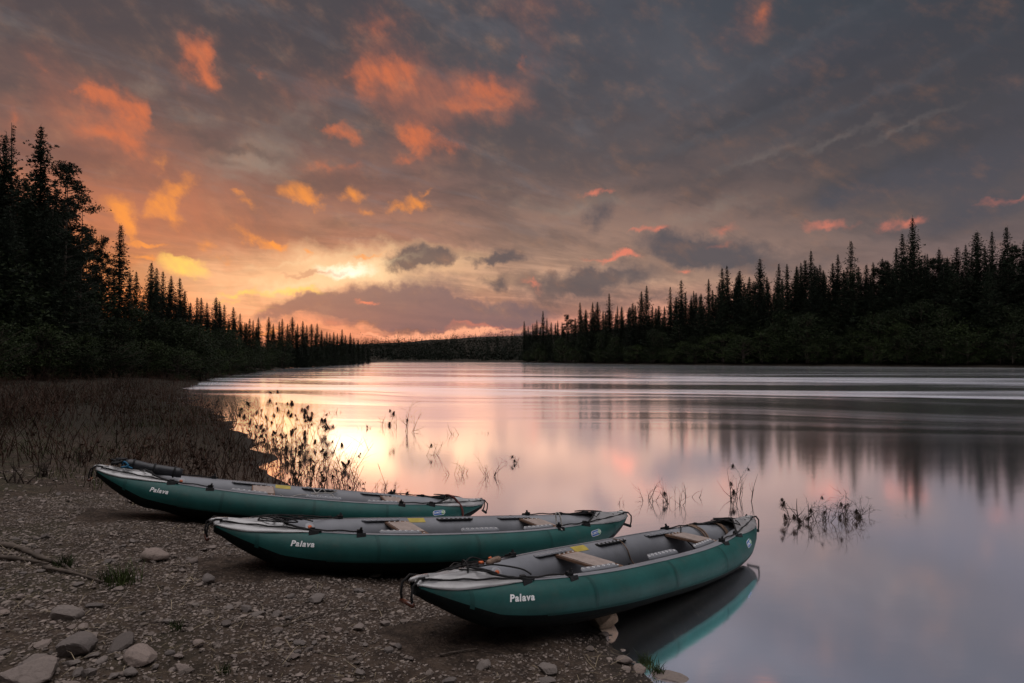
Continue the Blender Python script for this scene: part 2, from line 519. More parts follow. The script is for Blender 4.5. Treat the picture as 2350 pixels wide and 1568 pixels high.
M['green'] = fabric('green_rubber_fabric', (.012, .078, .071), .50, .30, .16, .22)
M['seam'] = fabric('green_seam_tape', (.009, .060, .055), .55, .3, .10)
M['bottom'] = fabric('underside_shade', (.007, .010, .010), .65, .12, .10)  # shade under the hull, put into a near-black base colour
M['grey'] = fabric('grey_rubber_fabric', (.215, .22, .24), .46, .4, .10)
M['deck'] = fabric('wet_grey_cover', (.32, .31, .31), .24, .9, .34)
M['deck'].node_tree.nodes['Principled BSDF'].inputs['Coat Weight'].default_value = .6
M['deck'].node_tree.nodes['Principled BSDF'].inputs['Coat Roughness'].default_value = .18
M['black'] = simple('black_strap', (.012, .012, .013), .6, .3, .3, 20)
M['rope'] = simple('black_rope', (.013, .012, .012), .7, .3, .3, 40, .5, 220)
M['cord'] = simple('pale_cord', (.42, .39, .36), .8, .2, .2, 40)
M['red_rope'] = simple('rust_red_rope', (.10, .030, .025), .8, .2, .3, 40)
M['tan_rope'] = simple('tan_strap', (.22, .15, .11), .8, .2, .3, 20)
M['blue_rope'] = simple('blue_cord', (.02, .12, .22), .7, .3)
M['wood'] = simple('seat_plywood', (.17, .095, .06), .55, .4, .35, 9)
M['pad'] = simple('seat_pad', (.33, .265, .235), .65, .35, .14, 14, .2, 120)
M['yellow'] = simple('yellow_patch', (.46, .35, .06), .55, .4, .12, 14)
M['white'] = simple('white_print', (.80, .80, .80), .5, .4, .06, 30)
M['blue'] = simple('blue_print', (.03, .14, .46), .5, .4)
M['lime'] = simple('lime_print', (.16, .42, .06), .5, .4)
M['metal'] = simple('eyelet_metal', (.75, .75, .76), .4, .5)
M['copper'] = simple('dark_red_grip', (.10, .035, .022), .2, .8)
M['valve'] = simple('valve_plastic', (.36, .36, .38), .4, .5)
M['orange'] = simple('orange_plastic', (.75, .16, .05), .4, .5)


# ------------------------------------------------------------------ river outline and terrain
LEFT = [(9, -120), (5, -30), (3, -8), (2.0, -1), (1.45, 1.5), (1.05, 3.0), (.84, 3.86), (.62, 4.55), (.1, 5.3), (-.6, 6.2), (-1.75, 7.7), (-3.1, 9.6), (-4.2, 11.7), (-5.7, 14.6), (-7.6, 18.3),
        (-9.6, 22), (-12.2, 25.5), (-14.4, 29), (-17.6, 35), (-22.6, 46), (-27, 58), (-32, 80), (-38, 105), (-44, 137), (-50, 190), (-54, 250), (-56, 278)]
RIGHT = [(-76, 304), (-40, 297), (-12, 291), (0, 262), (9, 240), (20, 212), (36, 180), (52, 161), (72, 145), (95, 128), (125, 112), (165, 92), (225, 62), (300, 0), (420, -120)]
RIVER = np.array(LEFT + [(-66, 296)] + RIGHT + [(420, -600), (60, -600)], dtype=float)


def shore(x, y):
    """signed distance to the river bank: positive on land"""
    x, y = np.asarray(x, float), np.asarray(y, float)
    d2 = np.full(x.shape, 1e18)
    inside = np.zeros(x.shape, bool)
    n = len(RIVER)
    for i in range(n):
        ax, ay = RIVER[i]
        bx, by = RIVER[(i + 1) % n]
        ex, ey = bx - ax, by - ay
        t = np.clip(((x - ax) * ex + (y - ay) * ey) / (ex * ex + ey * ey), 0, 1)
        d2 = np.minimum(d2, (x - ax - t * ex) ** 2 + (y - ay - t * ey) ** 2)
        if ay != by:
            c = ((ay > y) != (by > y)) & (x < (bx - ax) * (y - ay) / (by - ay) + ax)
            inside ^= c
    return np.where(inside, -1, 1) * np.sqrt(d2)


def sstep(x, a, b):
    t = np.clip((x - a) / (b - a), 0, 1)
    return t * t * (3 - 2 * t)


def height(x, y):
    x, y = np.asarray(x, float), np.asarray(y, float)
    sd = shore(x, y)
    rr = np.hypot(x, y)
    wob = vnoise(x * .8 + 9, y * .8) * .5 + vnoise(x * 2.3, y * 2.3 + 4) * .22
    sd = sd + wob * np.clip(rr / 9, .6, 3)
    z = np.where(sd > 0, .9 * (1 - np.exp(-sd / 5)), .16 * sd)
    z = np.maximum(z, -2.5)
    land = sstep(sd, 8, 40)
    z = z + land * (.030 * np.clip(sd - 8, 0, 220)) + land * vnoise(x * .06, y * .06) * 1.4
    z = z + 13 * sstep(sd, 30, 260) * sstep(y, 240, 420) * sstep(x, -260, 40) + 5 * sstep(sd, 20, 120) * sstep(x, 30, 90)
    near = sstep(-rr, -30, -8)
    z = z + near * sstep(sd, -.2, .7) * (vnoise(x * 1.1, y * 1.1 + 7) * .05 + vnoise(x * 3.1, y * 3.1) * .03 + vnoise(x * 9, y * 9) * .014)
    return z


BOATS = {'far': (-2.255, 7.089, .101, .373, -.161), 'mid': (-.56, 5.937, .046, .534, -.106), 'near': (.883, 5.193, .032, .738, -.072)}


def keel_z(s):
    return .335 * max(0, (abs(s) - .42) / .58) ** 1.8


def boat_clear(x, y, z):
    """the hulls press the gravel down a little where they lie"""
    x, y, z = np.asarray(x, float), np.asarray(y, float), np.array(z, float)
    for bx, by, bz, yaw, pit in BOATS.values():
        lx = (x - bx) * math.cos(yaw) + (y - by) * math.sin(yaw)
        ly = -(x - bx) * math.sin(yaw) + (y - by) * math.cos(yaw)
        s = np.clip(np.abs(lx) / 2, 0, 1)
        k = .335 * np.clip((s - .42) / .58, 0, None) ** 1.8 + bz + lx * math.sin(pit)
        inside = (s < .99) & (np.abs(ly) < .47)
        under = k + .35 * np.clip(np.abs(ly) - .22, 0, None) + .004
        z = np.where(inside, np.minimum(z, under), z)
    return z


def ground_z(x, y):
    z = height(np.array([x]), np.array([y]))
    return float(boat_clear(np.array([x]), np.array([y]), z)[0])


th = np.concatenate([np.linspace(-62, 62, 430), np.linspace(66, 294, 58)]) * math.pi / 180
rad = [.5]
while rad[-1] < 5000:
    r_ = rad[-1]
    rad.append(r_ * (1.009 if r_ < 12 else 1.02 if r_ < 60 else 1.04))
rad = np.array(rad)
TT, RR = np.meshgrid(th, rad)
GX, GY = RR * np.sin(TT), RR * np.cos(TT)
GZ = boat_clear(GX, GY, height(GX.ravel(), GY.ravel()).reshape(GX.shape))
nr, nt_ = GX.shape
V = np.stack([GX, GY, GZ], -1).reshape(-1, 3)
V = np.vstack([V, [[0, 0, float(GZ[0].mean())]]])
i, j = np.meshgrid(np.arange(nr - 1), np.arange(nt_), indexing='ij')
j2 = (j + 1) % nt_
quads = np.stack([i * nt_ + j, i * nt_ + j2, (i + 1) * nt_ + j2, (i + 1) * nt_ + j], -1).reshape(-1, 4)[:, ::-1]
faces = [tuple(q) for q in quads] + [(len(V) - 1, (k + 1) % nt_, k)[::-1] for k in range(nt_)]

m, n, b = mat('gravel_and_turf')
geo = n.new('ShaderNodeNewGeometry').outputs['Position']
sp = n.new('ShaderNodeSeparateXYZ')
n.put(sp.inputs[0], geo)
cell = n.new('ShaderNodeTexVoronoi', feature='F1')
n.put(cell.inputs['Vector'], n.v('ADD', geo, n.v('MULTIPLY', n.noise(geo, 20, 2, .5, out=1), (.03, .03, .03))))
cell.inputs['Scale'].default_value = 34
cell2 = n.new('ShaderNodeTexVoronoi', feature='F1')
n.put(cell2.inputs['Vector'], geo)
cell2.inputs['Scale'].default_value = 85
patch = n.noise(geo, 1.3, 5, .6)
soil = n.mix(n.smooth(n.noise(geo, 9, 6, .7), .35, .68), (.034, .023, .017, 1), (.095, .066, .048, 1))
peb = n.mix(cell.outputs['Color'], (.085, .062, .05, 1), (.19, .145, .12, 1))
soil = n.mix(n.m('MULTIPLY', n.smooth(cell.outputs['Distance'], .42, .22), n.smooth(patch, .38, .62)), soil, peb)
moss = n.smooth(n.noise(geo, .9, 5, .65), .46, .62)
inland = n.smooth(sp.outputs[2], .28, .55)
soil = n.mix(n.m('MULTIPLY', n.m('MULTIPLY', moss, inland), .75), soil, (.040, .042, .018, 1))
far_turf = n.mix(n.noise(geo, .25, 5, .65), (.017, .012, .009, 1), (.030, .024, .013, 1))
soil = n.mix(n.smooth(n.v('LENGTH', geo), 9, 16) if False else n.smooth(sp.outputs[1], 9, 15), soil, far_turf)
wet = n.smooth(n.m('ADD', sp.outputs[2], n.m('MULTIPLY', n.noise(geo, 5, 4, .6), .06)), .13, .03)
soil = n.mix(n.m('MULTIPLY', wet, .55), soil, (.020, .016, .013, 1))
n.put(b.inputs['Base Color'], soil)
n.put(b.inputs['Roughness'], n.m('MULTIPLY_ADD', wet, -.25, .9))
b.inputs['Specular IOR Level'].default_value = .25
bp = n.new('ShaderNodeBump')
bp.inputs['Strength'].default_value = .9
bp.inputs['Distance'].default_value = .03
hgt = n.m('ADD', n.m('MULTIPLY', cell.outputs['Distance'], -.6), n.m('MULTIPLY', cell2.outputs['Distance'], -.3))
n.put(bp.inputs['Height'], n.m('ADD', hgt, n.noise(geo, 28, 5, .7)))
n.put(b.inputs['Normal'], bp.outputs[0])
M['ground'] = m
ground = tag(link('ground', mesh_np('ground', V, faces, True), M['ground']), kind='structure')

# ------------------------------------------------------------------ water
m, n, b = mat('river_water')
m.node_tree.nodes.remove(b)
pos = n.new('ShaderNodeNewGeometry').outputs['Position']
sp = n.new('ShaderNodeSeparateXYZ')
n.put(sp.inputs[0], pos)
dist = n.v('LENGTH', pos)
dn = n.new('ShaderNodeVectorMath', operation='LENGTH')
n.put(dn.inputs[0], pos)
dist = dn.outputs['Value']
flow = n.map(pos, rot=(0, 0, R(12)))
warp = n.v('MULTIPLY', n.v('SUBTRACT', n.noise(n.map(pos, scale=(.018, .03, 1)), 1.0, 2, .5, out=1), (.5, .5, .5)), (20, 26, 0))
flow = n.v('ADD', flow, warp)
big = n.noise(n.map(flow, scale=(.006, .032, 1)), 1.0, 3, .6, 1.2)
mid = n.noise(n.map(flow, scale=(.016, .125, 1)), 1.0, 3, .6, 1.0)
sml = n.noise(n.map(flow, scale=(.35, 1.9, 1)), 1.0, 4, .6, .3)
rip = n.noise(n.map(flow, scale=(2.6, 7.5, 1)), 1.0, 3, .6)
farw = n.smooth(dist, 11, 42)
mids = n.smooth(dist, 9, 26)
# the current ruffles the surface in long streaks; between them it lies smooth
streaks = n.smooth(n.m('ADD', n.m('MULTIPLY', big, .5), n.m('MULTIPLY', mid, .5)), .46, .58)
patchw = n.m('MULTIPLY', n.m('MULTIPLY', streaks, farw), n.m('MULTIPLY_ADD', n.smooth(dist, 45, 105), -.72, 1.0))
hh = n.m('MULTIPLY', mid, n.m('MULTIPLY', farw, n.m('MULTIPLY_ADD', patchw, .10, .02)))
hh = n.m('ADD', hh, n.m('MULTIPLY', sml, n.m('MULTIPLY', mids, n.m('MULTIPLY_ADD', patchw, .020, .002))))
hh = n.m('ADD', hh, n.m('MULTIPLY', rip, n.m('MULTIPLY_ADD', mids, .0006, .0004)))
bp = n.new('ShaderNodeBump')
bp.inputs['Strength'].default_value = 1
bp.inputs['Distance'].default_value = 1
n.put(bp.inputs['Height'], hh)
gl = n.new('ShaderNodeBsdfGlossy')
gl.inputs['Color'].default_value = (2.4, 2.42, 2.56, 1)  # brighter than white: extra light put into the reflection colour
n.put(gl.inputs['Roughness'], n.m('ADD', n.m('MULTIPLY_ADD', mids, .03, .085), n.m('MULTIPLY', patchw, .16)))
n.put(gl.inputs['Normal'], bp.outputs[0])
df = n.new('ShaderNodeBsdfDiffuse')
df.inputs['Color'].default_value = (.016, .014, .012, 1)
mx = n.new('ShaderNodeMixShader')
fac = n.new('ShaderNodeLayerWeight')
fac.inputs['Blend'].default_value = .5
n.put(mx.inputs[0], n.m('MULTIPLY_ADD', n.smooth(fac.outputs['Facing'], .46, .60), .955, .012))
m.node_tree.links.new(df.outputs[0], mx.inputs[1])
m.node_tree.links.new(gl.outputs[0], mx.inputs[2])
m.node_tree.links.new(mx.outputs[0], m.node_tree.nodes['Material Output'].inputs['Surface'])
M['water'] = m
water = tag(link('water', mesh_np('water', [(-400, -700, 0), (900, -700, 0), (900, 420, 0), (-400, 420, 0)], [(0, 1, 2, 3)]), M['water']), kind='structure')


# ------------------------------------------------------------------ canoes
HL = 2.0                                           # half length


def st(s):
    a = abs(s)
    u = max(0, (a - .15) / .87)
    wd = .46 * max(1e-3, 1 - u * u) ** .74
    r = min(.142, wd * .50 + .006)
    rail = .345 + .068 * a ** 2.2
    return wd, r, rail, keel_z(s)


def outer(s, side, deg, off=0.0):
    """point on the outside of a side tube: 90 = top, 0 = widest, negative = below"""
    wd, r, rail, k = st(s)
    yc, zc = wd - r, rail - r
    q = R(deg)
    return Vector((s * HL, side * (yc + (r + off) * math.cos(q)), zc + (r + off) * math.sin(q)))


def outer_n(side, deg):
    return Vector((0, side * math.cos(R(deg)), math.sin(R(deg))))


SEAM = 84


def hull_profile(s):
    wd, r, rail, k = st(s)
    pts = []
    degs = [SEAM, 70, 55, 40, 25, 10, -5, -20, -35, -50, -64, -76]
    lift = 34 * max(0, (abs(s) - .62) / .38) ** 1.3        # the shade coloured into the bottom sweeps up towards both tips
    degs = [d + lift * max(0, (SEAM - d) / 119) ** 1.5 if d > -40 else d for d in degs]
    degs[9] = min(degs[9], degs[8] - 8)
    arc = [outer(s, -1, d) for d in degs]
    end = arc[-1]
    zc = rail - r
    low = max(k, 0)
    chine = Vector((s * HL, end.y * .84, k + (end.z - k) * .45))
    pts = arc + [end.lerp(chine, .5), chine, Vector((s * HL, end.y * .66, k + (end.z - k) * .10)), Vector((s * HL, end.y * .34, k + .004)), Vector((s * HL, 0, k))]
    return pts + [Vector((p.x, -p.y, p.z)) for p in pts[-2::-1]]


def strip(rows, closed=False):
    V = [v for r in rows for v in r]
    nn = len(rows[0])
    F = []
    for a in range(len(rows) - 1):
        for c in range(nn - 1):
            F.append((a * nn + c, a * nn + c + 1, (a + 1) * nn + c + 1, (a + 1) * nn + c))
    return V, F


def text_mesh(body, size, bold, shear):
    cu = bpy.data.curves.new('lettering', 'FONT')
    cu.body = body
    cu.size = size
    cu.offset = bold
    cu.shear = shear
    cu.align_x, cu.align_y = 'CENTER', 'CENTER'
    cu.space_character = 1.16
    o = bpy.data.objects.new('lettering', cu)
    COL.objects.link(o)
    dg = bpy.context.evaluated_depsgraph_get()
    me = bpy.data.meshes.new_from_object(o.evaluated_get(dg))
    bpy.data.objects.remove(o)
    V = np.array([v.co[:] for v in me.vertices])
    F = [tuple(p.vertices) for p in me.polygons]
    bpy.data.meshes.remove(me)
    return V, F


def on_side(V, F, x0, deg0, off, tilt=0.0):
    """wrap flat artwork (metres) on the near side tube"""
    out = []
    ct, stt = math.cos(tilt), math.sin(tilt)
    for v in V:
        a, c = v[0] * ct - v[1] * stt, v[0] * stt + v[1] * ct
        s = (x0 + a) / HL
        r = st(s)[1]
        out.append(outer(s, -1, deg0 + math.degrees(c / r), off))
    return out, F


def rounded(w_, h_, n_=8):
    V = [(0, 0, 0)]
    r = h_ / 2
    for sx, a0 in ((1, -90), (-1, 90)):
        for k in range(n_ + 1):
            q = R(a0 + 180 * k / n_)
            V.append((sx * (w_ / 2 - r) + r * math.cos(q), r * math.sin(q), 0))
    nn = len(V) - 1
    F = [(0, k + 1, (k + 1) % nn + 1) for k in range(nn)]
    return np.array(V), F


def inner(s, side, deg, off=0.0):
    return outer(s, side, 180 - deg, off) if False else outer(s, side, deg, off)


def make_canoe():
    root = empty('inflatable_canoe')
    NS = 96
    ss = [math.sin(math.pi / 2 * (-1 + 2 * k / NS)) * .55 + (-1 + 2 * k / NS) * .45 for k in range(NS + 1)]
    # outside skin
    rows = [hull_profile(s) for s in ss]
    nn = len(rows[0])
    cut = 7                                            # profile step where the green side meets the underside, coloured black for its shade
    side_rows = {0: [r[:cut + 1] for r in rows], 1: [r[nn - cut - 1:] for r in rows]}
    V0, F0 = strip(side_rows[0])
    V1, F1 = strip(side_rows[1])
    hull = link('hull', mesh_np('hull', np.array(V0 + V1), F0 + [tuple(i + len(V0) for i in f) for f in F1], True), M['green'], root)
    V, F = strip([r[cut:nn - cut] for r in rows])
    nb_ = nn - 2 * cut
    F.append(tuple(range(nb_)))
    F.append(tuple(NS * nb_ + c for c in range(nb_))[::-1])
    link('hull_bottom_shade', mesh_np('hull_bottom_shade', np.array(V), F, True), M['bottom'], root)
    # pale welded seam along the top of each tube
    for side in (-1, 1):
        mb = MB()
        mb.add(*strip([[outer(s, side, d, .003) for d in (88, 82, 76)] for s in ss if abs(s) < .97]))
        link('welded_seam', mb.mesh('welded_seam', True), M['grey'], hull)
    for side in (-1, 1):
        for sk in (-.86, -.42, .02, .40, .86):        # glued fabric joints round the tube
            mb = MB()
            mb.add(*strip([[outer(sk + q, side, d, .0022) for d in range(82, -20, -8)] for q in (-.007, .007)]))
            link('glued_joint', mb.mesh('glued_joint', True), M['seam'], hull)
        mb = MB()
        mb.add(*strip([[outer(s, side, d, .003) for d in (-17, -20, -23)] for s in ss if abs(s) < .62]))
        link('rubbing_strake', mb.mesh('rubbing_strake', True), M['seam'], hull)
    # inside of the two side tubes
    for side in (-1, 1):
        sel = [s for s in ss if abs(s) < .985]
        rws = []
        for s in sel:
            wd, r, rail, k = st(s)
            row = [outer(s, side, d) for d in (SEAM, 96, 110, 125, 140, 155, 170, 185, 200, 215, 230, 245)]
            for q in row:
                if q.y * side < .002: q.y = side * .002
            rws.append(row)
        V, F = strip(rws)
        link('inner_side_tube', mesh_np('inner_side_tube', np.array(V), F, True), M['grey'], root)
    # inflated floor with its long ribs
    rws = []
    for s in [q for q in ss if abs(q) < .93]:
        wd, r, rail, k = st(s)
        half = max(.02, wd - r * 1.25)
        row = []
        for c in range(-12, 13):
            y = c / 12 * half
            row.append(Vector((s * HL, y, k + .055 + .014 * abs(math.sin(c / 12 * math.pi * 2.5)))))
        rws.append(row)
    V, F = strip(rws)
    link('floor_chamber', mesh_np('floor_chamber', np.array(V), F, True), M['grey'], root)
    # wrinkled spray covers at both ends
    rnd = random.Random(4)
    for e in (-1, 1):
        rws = []
        NV, NU = 36, 30
        for iu in range(NU + 1):
            row = []
            for iv in range(NV + 1):
                v = -1 + 2 * iv / NV
                s0 = .80 - .17 * abs(v) ** 1.8
                s = s0 + (1.006 - s0) * iu / NU
                wd, r, rail, k = st(min(s, 1) * e)
                yc = wd - r
                sag = 0
                if abs(v) < .74:
                    y = v / .74 * yc
                    z = rail + .008 + (.012 + .026 * (1 - iu / NU)) * (1 - (v / .74) ** 2)
                else:
                    d = 90 - (abs(v) - .74) / .26 * (16 + 52 * (iu / NU) ** 1.2)
                    p = outer(min(s, 1), 1, d, .006)
                    y, z = math.copysign(p.y, v), p.z
                wr = vnoise(np.array([s * 13 + 3 * e + v * 3]), np.array([v * 5 - s * 4]))[0] * .022 + vnoise(np.array([s * 30 + v * 6]), np.array([v * 9 + 5 * e]))[0] * .012
                wr *= (1 - .55 * abs(v)) * min(1, 4 * (1 - iu / NU) + .35)
                row.append(Vector((s * HL * e, y, z + wr)))
            rws.append(row)
        V, F = strip(rws)
        if e > 0: F = [f[::-1] for f in F]
        cover = link('end_cover', mesh_np('end_cover', np.array(V), F, True), M['deck'], root)
        md = cover.modifiers.new('thickness', 'SOLIDIFY')
        md.thickness = .004
        mb = MB()
        mb.tube([p + Vector((0, 0, .004)) for p in rws[0]], .008, 6)
        link('cover_hem', mb.mesh('cover_hem', True), M['black'], cover)
        # flattened tip with its eyelet
        mb = MB()
        x = e * (HL + .012)
        mb.tube([(x - e * .10, 0, st(1)[2] + .012), (x - e * .03, 0, st(1)[2] + .016), (x + e * .015, 0, st(1)[2] + .012), (x + e * .03, 0, st(1)[2] + .008)], [.020, .018, .014, .006], 10)
        link('tip_cap', mb.mesh('tip_cap', True), M['deck'], root)
        # lacing across the cover, each crossing a shock cord
        z = st(.9)[2] + .020
        zig = [(e * (HL - .17), -.035, z), (e * (HL - .42), .17, z + .004), (e * (HL - .50), -.16, z + .006), (e * (HL - .26), .06, z + .012), (e * (HL - .58), .10, z + .012), (e * (HL - .17), .035, z)]
        pts = []
        for a in range(len(zig) - 1):
            for t in range(6):
                q = Vector(zig[a]).lerp(Vector(zig[a + 1]), t / 6)
                q.z += .008 * math.sin(t / 6 * math.pi) + .006 * vnoise(np.array([q.x * 9 + a]), np.array([q.y * 9]))[0]
                pts.append(q)
        mb = MB()
        mb.tube(pts, .005, 5)
        link('shock_cord', mb.mesh('shock_cord', True), M['rope'], root)
        # carrying handle hanging from the tip: two cords and a round grip
        x = e * (HL + .015)
        zt = st(1)[2]
        hd = MB()
        for y in (-.055, .055):
            hd.tube([(x - e * .06, y * .6, zt + .02), (x - e * .01, y * .9, zt + .028), (x + e * .035, y, zt - .01), (x + e * .04, y, zt - .07), (x + e * .03, y, zt - .115)], .0075, 6)
        hd = link('carry_handle', hd.mesh('carry_handle', True), M['rope'], root)
        g = MB()
        g.tube([(x + e * .03, -.062, zt - .115), (x + e * .03, .062, zt - .115)], .014, 10)
        link('grip', g.mesh('grip', True), M['copper'] if e < 0 else M['black'], hd)
        # perimeter lines on top of the side tubes
        for side in (-1, 1):
            pts = []
            for t in range(25):
                s = .985 - (.985 - .482) * t / 24
                d = 92 - 10 * math.sin(t / 24 * math.pi)
                p = outer(s * e, side, d, .014 + .004 * math.sin(t * 1.3))
                pts.append(p)
            mb = MB()
            mb.tube(pts, .0058, 6)
            line = link('grab_line', mb.mesh('grab_line', True), M['rope'], root)
            for sk, sz in ((.482, .030), (.66, .024)):
                k = MB()
                p = outer(sk * e, side, 86, .012)
                q = outer(sk * e, side, 66, .004)
                k.box(p, (sz * 1.5, sz, sz * 1.2), Matrix.Rotation(rnd.uniform(-.4, .4), 3, 'Z'))
                k.box((p + q) / 2 + Vector((0, 0, -.002)), (.05, .05, .008), Matrix.Rotation(side * -R(14), 3, 'X'))
                k.box(q, (.075, .004, .045), Matrix.Rotation(side * -R(24), 3, 'X').inverted())
                if sk < .5: k.tube([outer(.482 * e, side, 86, .01), outer(.478 * e, side, 84, .05)], [.012, .009], 6)
                link('line_anchor', k.mesh('line_anchor', False), M['black'], line)
    # seats: plywood board with a pad, hung on eyelet strips
    for x0 in (-.46, .93):
        s = x0 / HL
        wd, r, rail, k = st(s)
        zs = rail - .030
        half = wd - r - .060
        mb = MB()
        brd = [(-.105, -half), (.105, -half), (.112, -half + .02), (.112, half - .02), (.105, half), (-.105, half), (-.112, half - .02), (-.112, -half + .02)]
        V = [(x0 + a, c, zs) for a, c in brd] + [(x0 + a, c, zs + .017) for a, c in brd]
        nb = len(brd)
        F = [tuple(range(nb))[::-1], tuple(range(nb, 2 * nb))] + [(q, (q + 1) % nb, nb + (q + 1) % nb, nb + q) for q in range(nb)]
        mb.add(V, F)
        seat = link('seat', mb.mesh('seat'), M['wood'], root)
        mb = MB()
        pd = [(-.098, -half + .075), (.098, -half + .075), (.102, -half + .09), (.102, half - .09), (.098, half - .075), (-.098, half - .075), (-.102, half - .09), (-.102, -half + .09)]
        V = [(x0 + a, c, zs + .0172) for a, c in pd] + [(x0 + a, c, zs + .024) for a, c in pd]
        mb.add(V, F)
        link('seat_pad', mb.mesh('seat_pad'), M['pad'], seat)
        for a in (-.07, -.02, .03, .08):
            for c in (-half + .035, half - .035):
                mb = MB()
                mb.tube([(x0 + a, c, zs + .017), (x0 + a, c, zs + .0205)], .008, 8)
                link('seat_bolt', mb.mesh('seat_bolt'), M['metal'], seat)
    # eyelet strips, standing off the inner faces of the tubes
    for side in (-1, 1):
        for xa, xb, nh, lift in ((-.78, -.42, 7, 0), (-.05, .33, 8, .012), (.60, .95, 7, 0)):
            mb = MB()
            rowsA = []
            for t in range(13):
                x = xa + (xb - xa) * t / 12
                s = x / HL
                edge = .4 if t in (0, 12) else 1
                base_d = 122 if side > 0 else 128
                p0 = outer(s, side, base_d - 16, .003)
                p1 = p0 + Vector((0, -side * .050 * edge, .002 + .012 * edge + lift if side < 0 else -.012 + .01 * edge))
                rowsA.append([p0, p0.lerp(p1, .5) + Vector((0, 0, .003)), p1])
            V, F = strip(rowsA)
            mb.add(V, F)
            pl = link('eyelet_strip', mb.mesh('eyelet_strip', True), M['black'] if side > 0 and xa > -.5 and xa < .5 else M['grey'], root)
            md = pl.modifiers.new('thickness', 'SOLIDIFY')
            md.thickness = .005
            md.offset = 0
            for h in range(nh):
                ey = MB()
                t = (h + .5) / nh * 12
                t0 = min(11, int(t))
                a, c, e_ = [rowsA[t0][q].lerp(rowsA[t0 + 1][q], t - t0) for q in range(3)]
                ctr = c.lerp(e_, .25)
                ax = (e_ - a).normalized()
                nrm = ax.cross(Vector((1, 0, 0))).normalized()
                if nrm.z < 0: nrm = -nrm
                ring = []
                for q in range(11):
                    ang = 2 * math.pi * q / 10
                    ring.append(ctr + (Vector((1, 0, 0)) * math.cos(ang) + ax * math.sin(ang)) * .0085 + nrm * .005)
                ey.tube(ring, .0028, 4, False)
                link('eyelet', ey.mesh('eyelet'), M['metal'] if side < 0 else M['valve'], pl)
    # yellow safety notice on the far tube, valve
    mb = MB()
    mb.add(*strip([[outer(x / HL, 1, d, .002) for d in (97, 104, 111, 118, 125)] for x in (-.33, -.29, -.25, -.21, -.17)]))
    link('notice_patch', mb.mesh('notice_patch', True), M['yellow'], root)
    c = outer(-.63, 1, 135, 0)
    nrm = outer_n(1, 135)
    vv = MB()
    vv.tube([c - nrm * .004, c + nrm * .004, c + nrm * .008], [.042, .042, .030], 18)
    valve = link('valve', vv.mesh('valve', True), M['valve'], root)
    vv = MB()
    vv.tube([c + nrm * .006, c + nrm * .014], [.018, .014], 12)
    link('valve_cap', vv.mesh('valve_cap', True), M['orange'], valve)
    # lettering and maker's badge on the near side
    V, F = text_mesh('Palava', .058, .0021, .30)
    V[:, 0] *= 1.0
    vv, F = on_side(V, F, -1.41, 26, .0022, R(1))
    let = link('lettering', mesh_np('lettering', np.array(vv), F), M['white'], root)
    let['label'] = 'white slanted lettering that reads Palava'
    V, F = rounded(.152, .056, 8)
    Vs = []
    vv, FF = on_side(V, F, 1.40, 28, .002, R(4))
    badge = link('badge', mesh_np('badge', np.array(vv), FF), M['white'], root)
    V, F = rounded(.142, .046, 8)
    vv, FF = on_side(V, F, 1.40, 28, .0032, R(4))
    link('badge_field', mesh_np('badge_field', np.array(vv), FF), M['blue'], badge)
    V, F = rounded(.042, .042, 8)
    V[:, 0] += .049
    vv, FF = on_side(V, F, 1.40, 28, .0042, R(4))
    link('badge_disc', mesh_np('badge_disc', np.array(vv), FF), M['lime'], badge)
    V, F = text_mesh('GUMOTEX', .029, .0010, 0)
    vv, FF = on_side(V, F, 1.40, 28, .0052, R(4))
    link('badge_lettering', mesh_np('badge_lettering', np.array(vv), FF), M['white'], badge)
    # cord lying in the bottom of the boat
    mb = MB()
    pts = []
    for t in range(40):
        a = t / 39
        x = .05 + .5 * a
        pts.append((x, .20 - .34 * a + .06 * math.sin(a * 9), keel_z(x / 2) + .115 + .14 * max(0, .35 - a) ** 1.0 * 2))
    mb.tube(pts, .006, 5)
    mb.tube([(x + .14, y * .8 + .03, z) for x, y, z in pts[:26]], .006, 5)
    link('loose_cord', mb.mesh('loose_cord', True), M['rope'], root)
    return root


def spline(P, n_=8):
    P = [Vector(p) for p in P]
    out = []
    for a in range(len(P) - 1):
        p0, p1, p2, p3 = P[max(a - 1, 0)], P[a], P[a + 1], P[min(a + 2, len(P) - 1)]
        for t in range(n_):
            u = t / n_
            out.append(.5 * ((2 * p1) + (p2 - p0) * u + (2 * p0 - 5 * p1 + 4 * p2 - p3) * u * u + (3 * p1 - p0 - 3 * p2 + p3) * u ** 3))
    return out + [P[-1]]


def rope(name, P, rad_, mt, parent, n_=8):
    mb = MB()
    mb.tube(spline(P, n_), rad_, 6)
    return link(name, mb.mesh(name, True), mt, parent)


canoe = make_canoe()
note_kids(canoe)
BO = {}
for key, (x, y, z, yaw, pit) in BOATS.items():
    o = canoe if key == 'far' else copy_tree(canoe)
    o.location, o.rotation_euler = (x, y, z), (0, -pit, yaw)
    BO[key] = o
tag(BO['far'], 'green inflatable canoe with a rolled black bag on its bow, drawn up beside the brush', 'canoe', 'green inflatable canoes drawn up on the shore')
tag(BO['mid'], 'green inflatable canoe lying between the two others, half on gravel, half over water', 'canoe', 'green inflatable canoes drawn up on the shore')
tag(BO['near'], 'green inflatable canoe with tan straps by its far seat, the one beside a tan rock', 'canoe', 'green inflatable canoes drawn up on the shore')

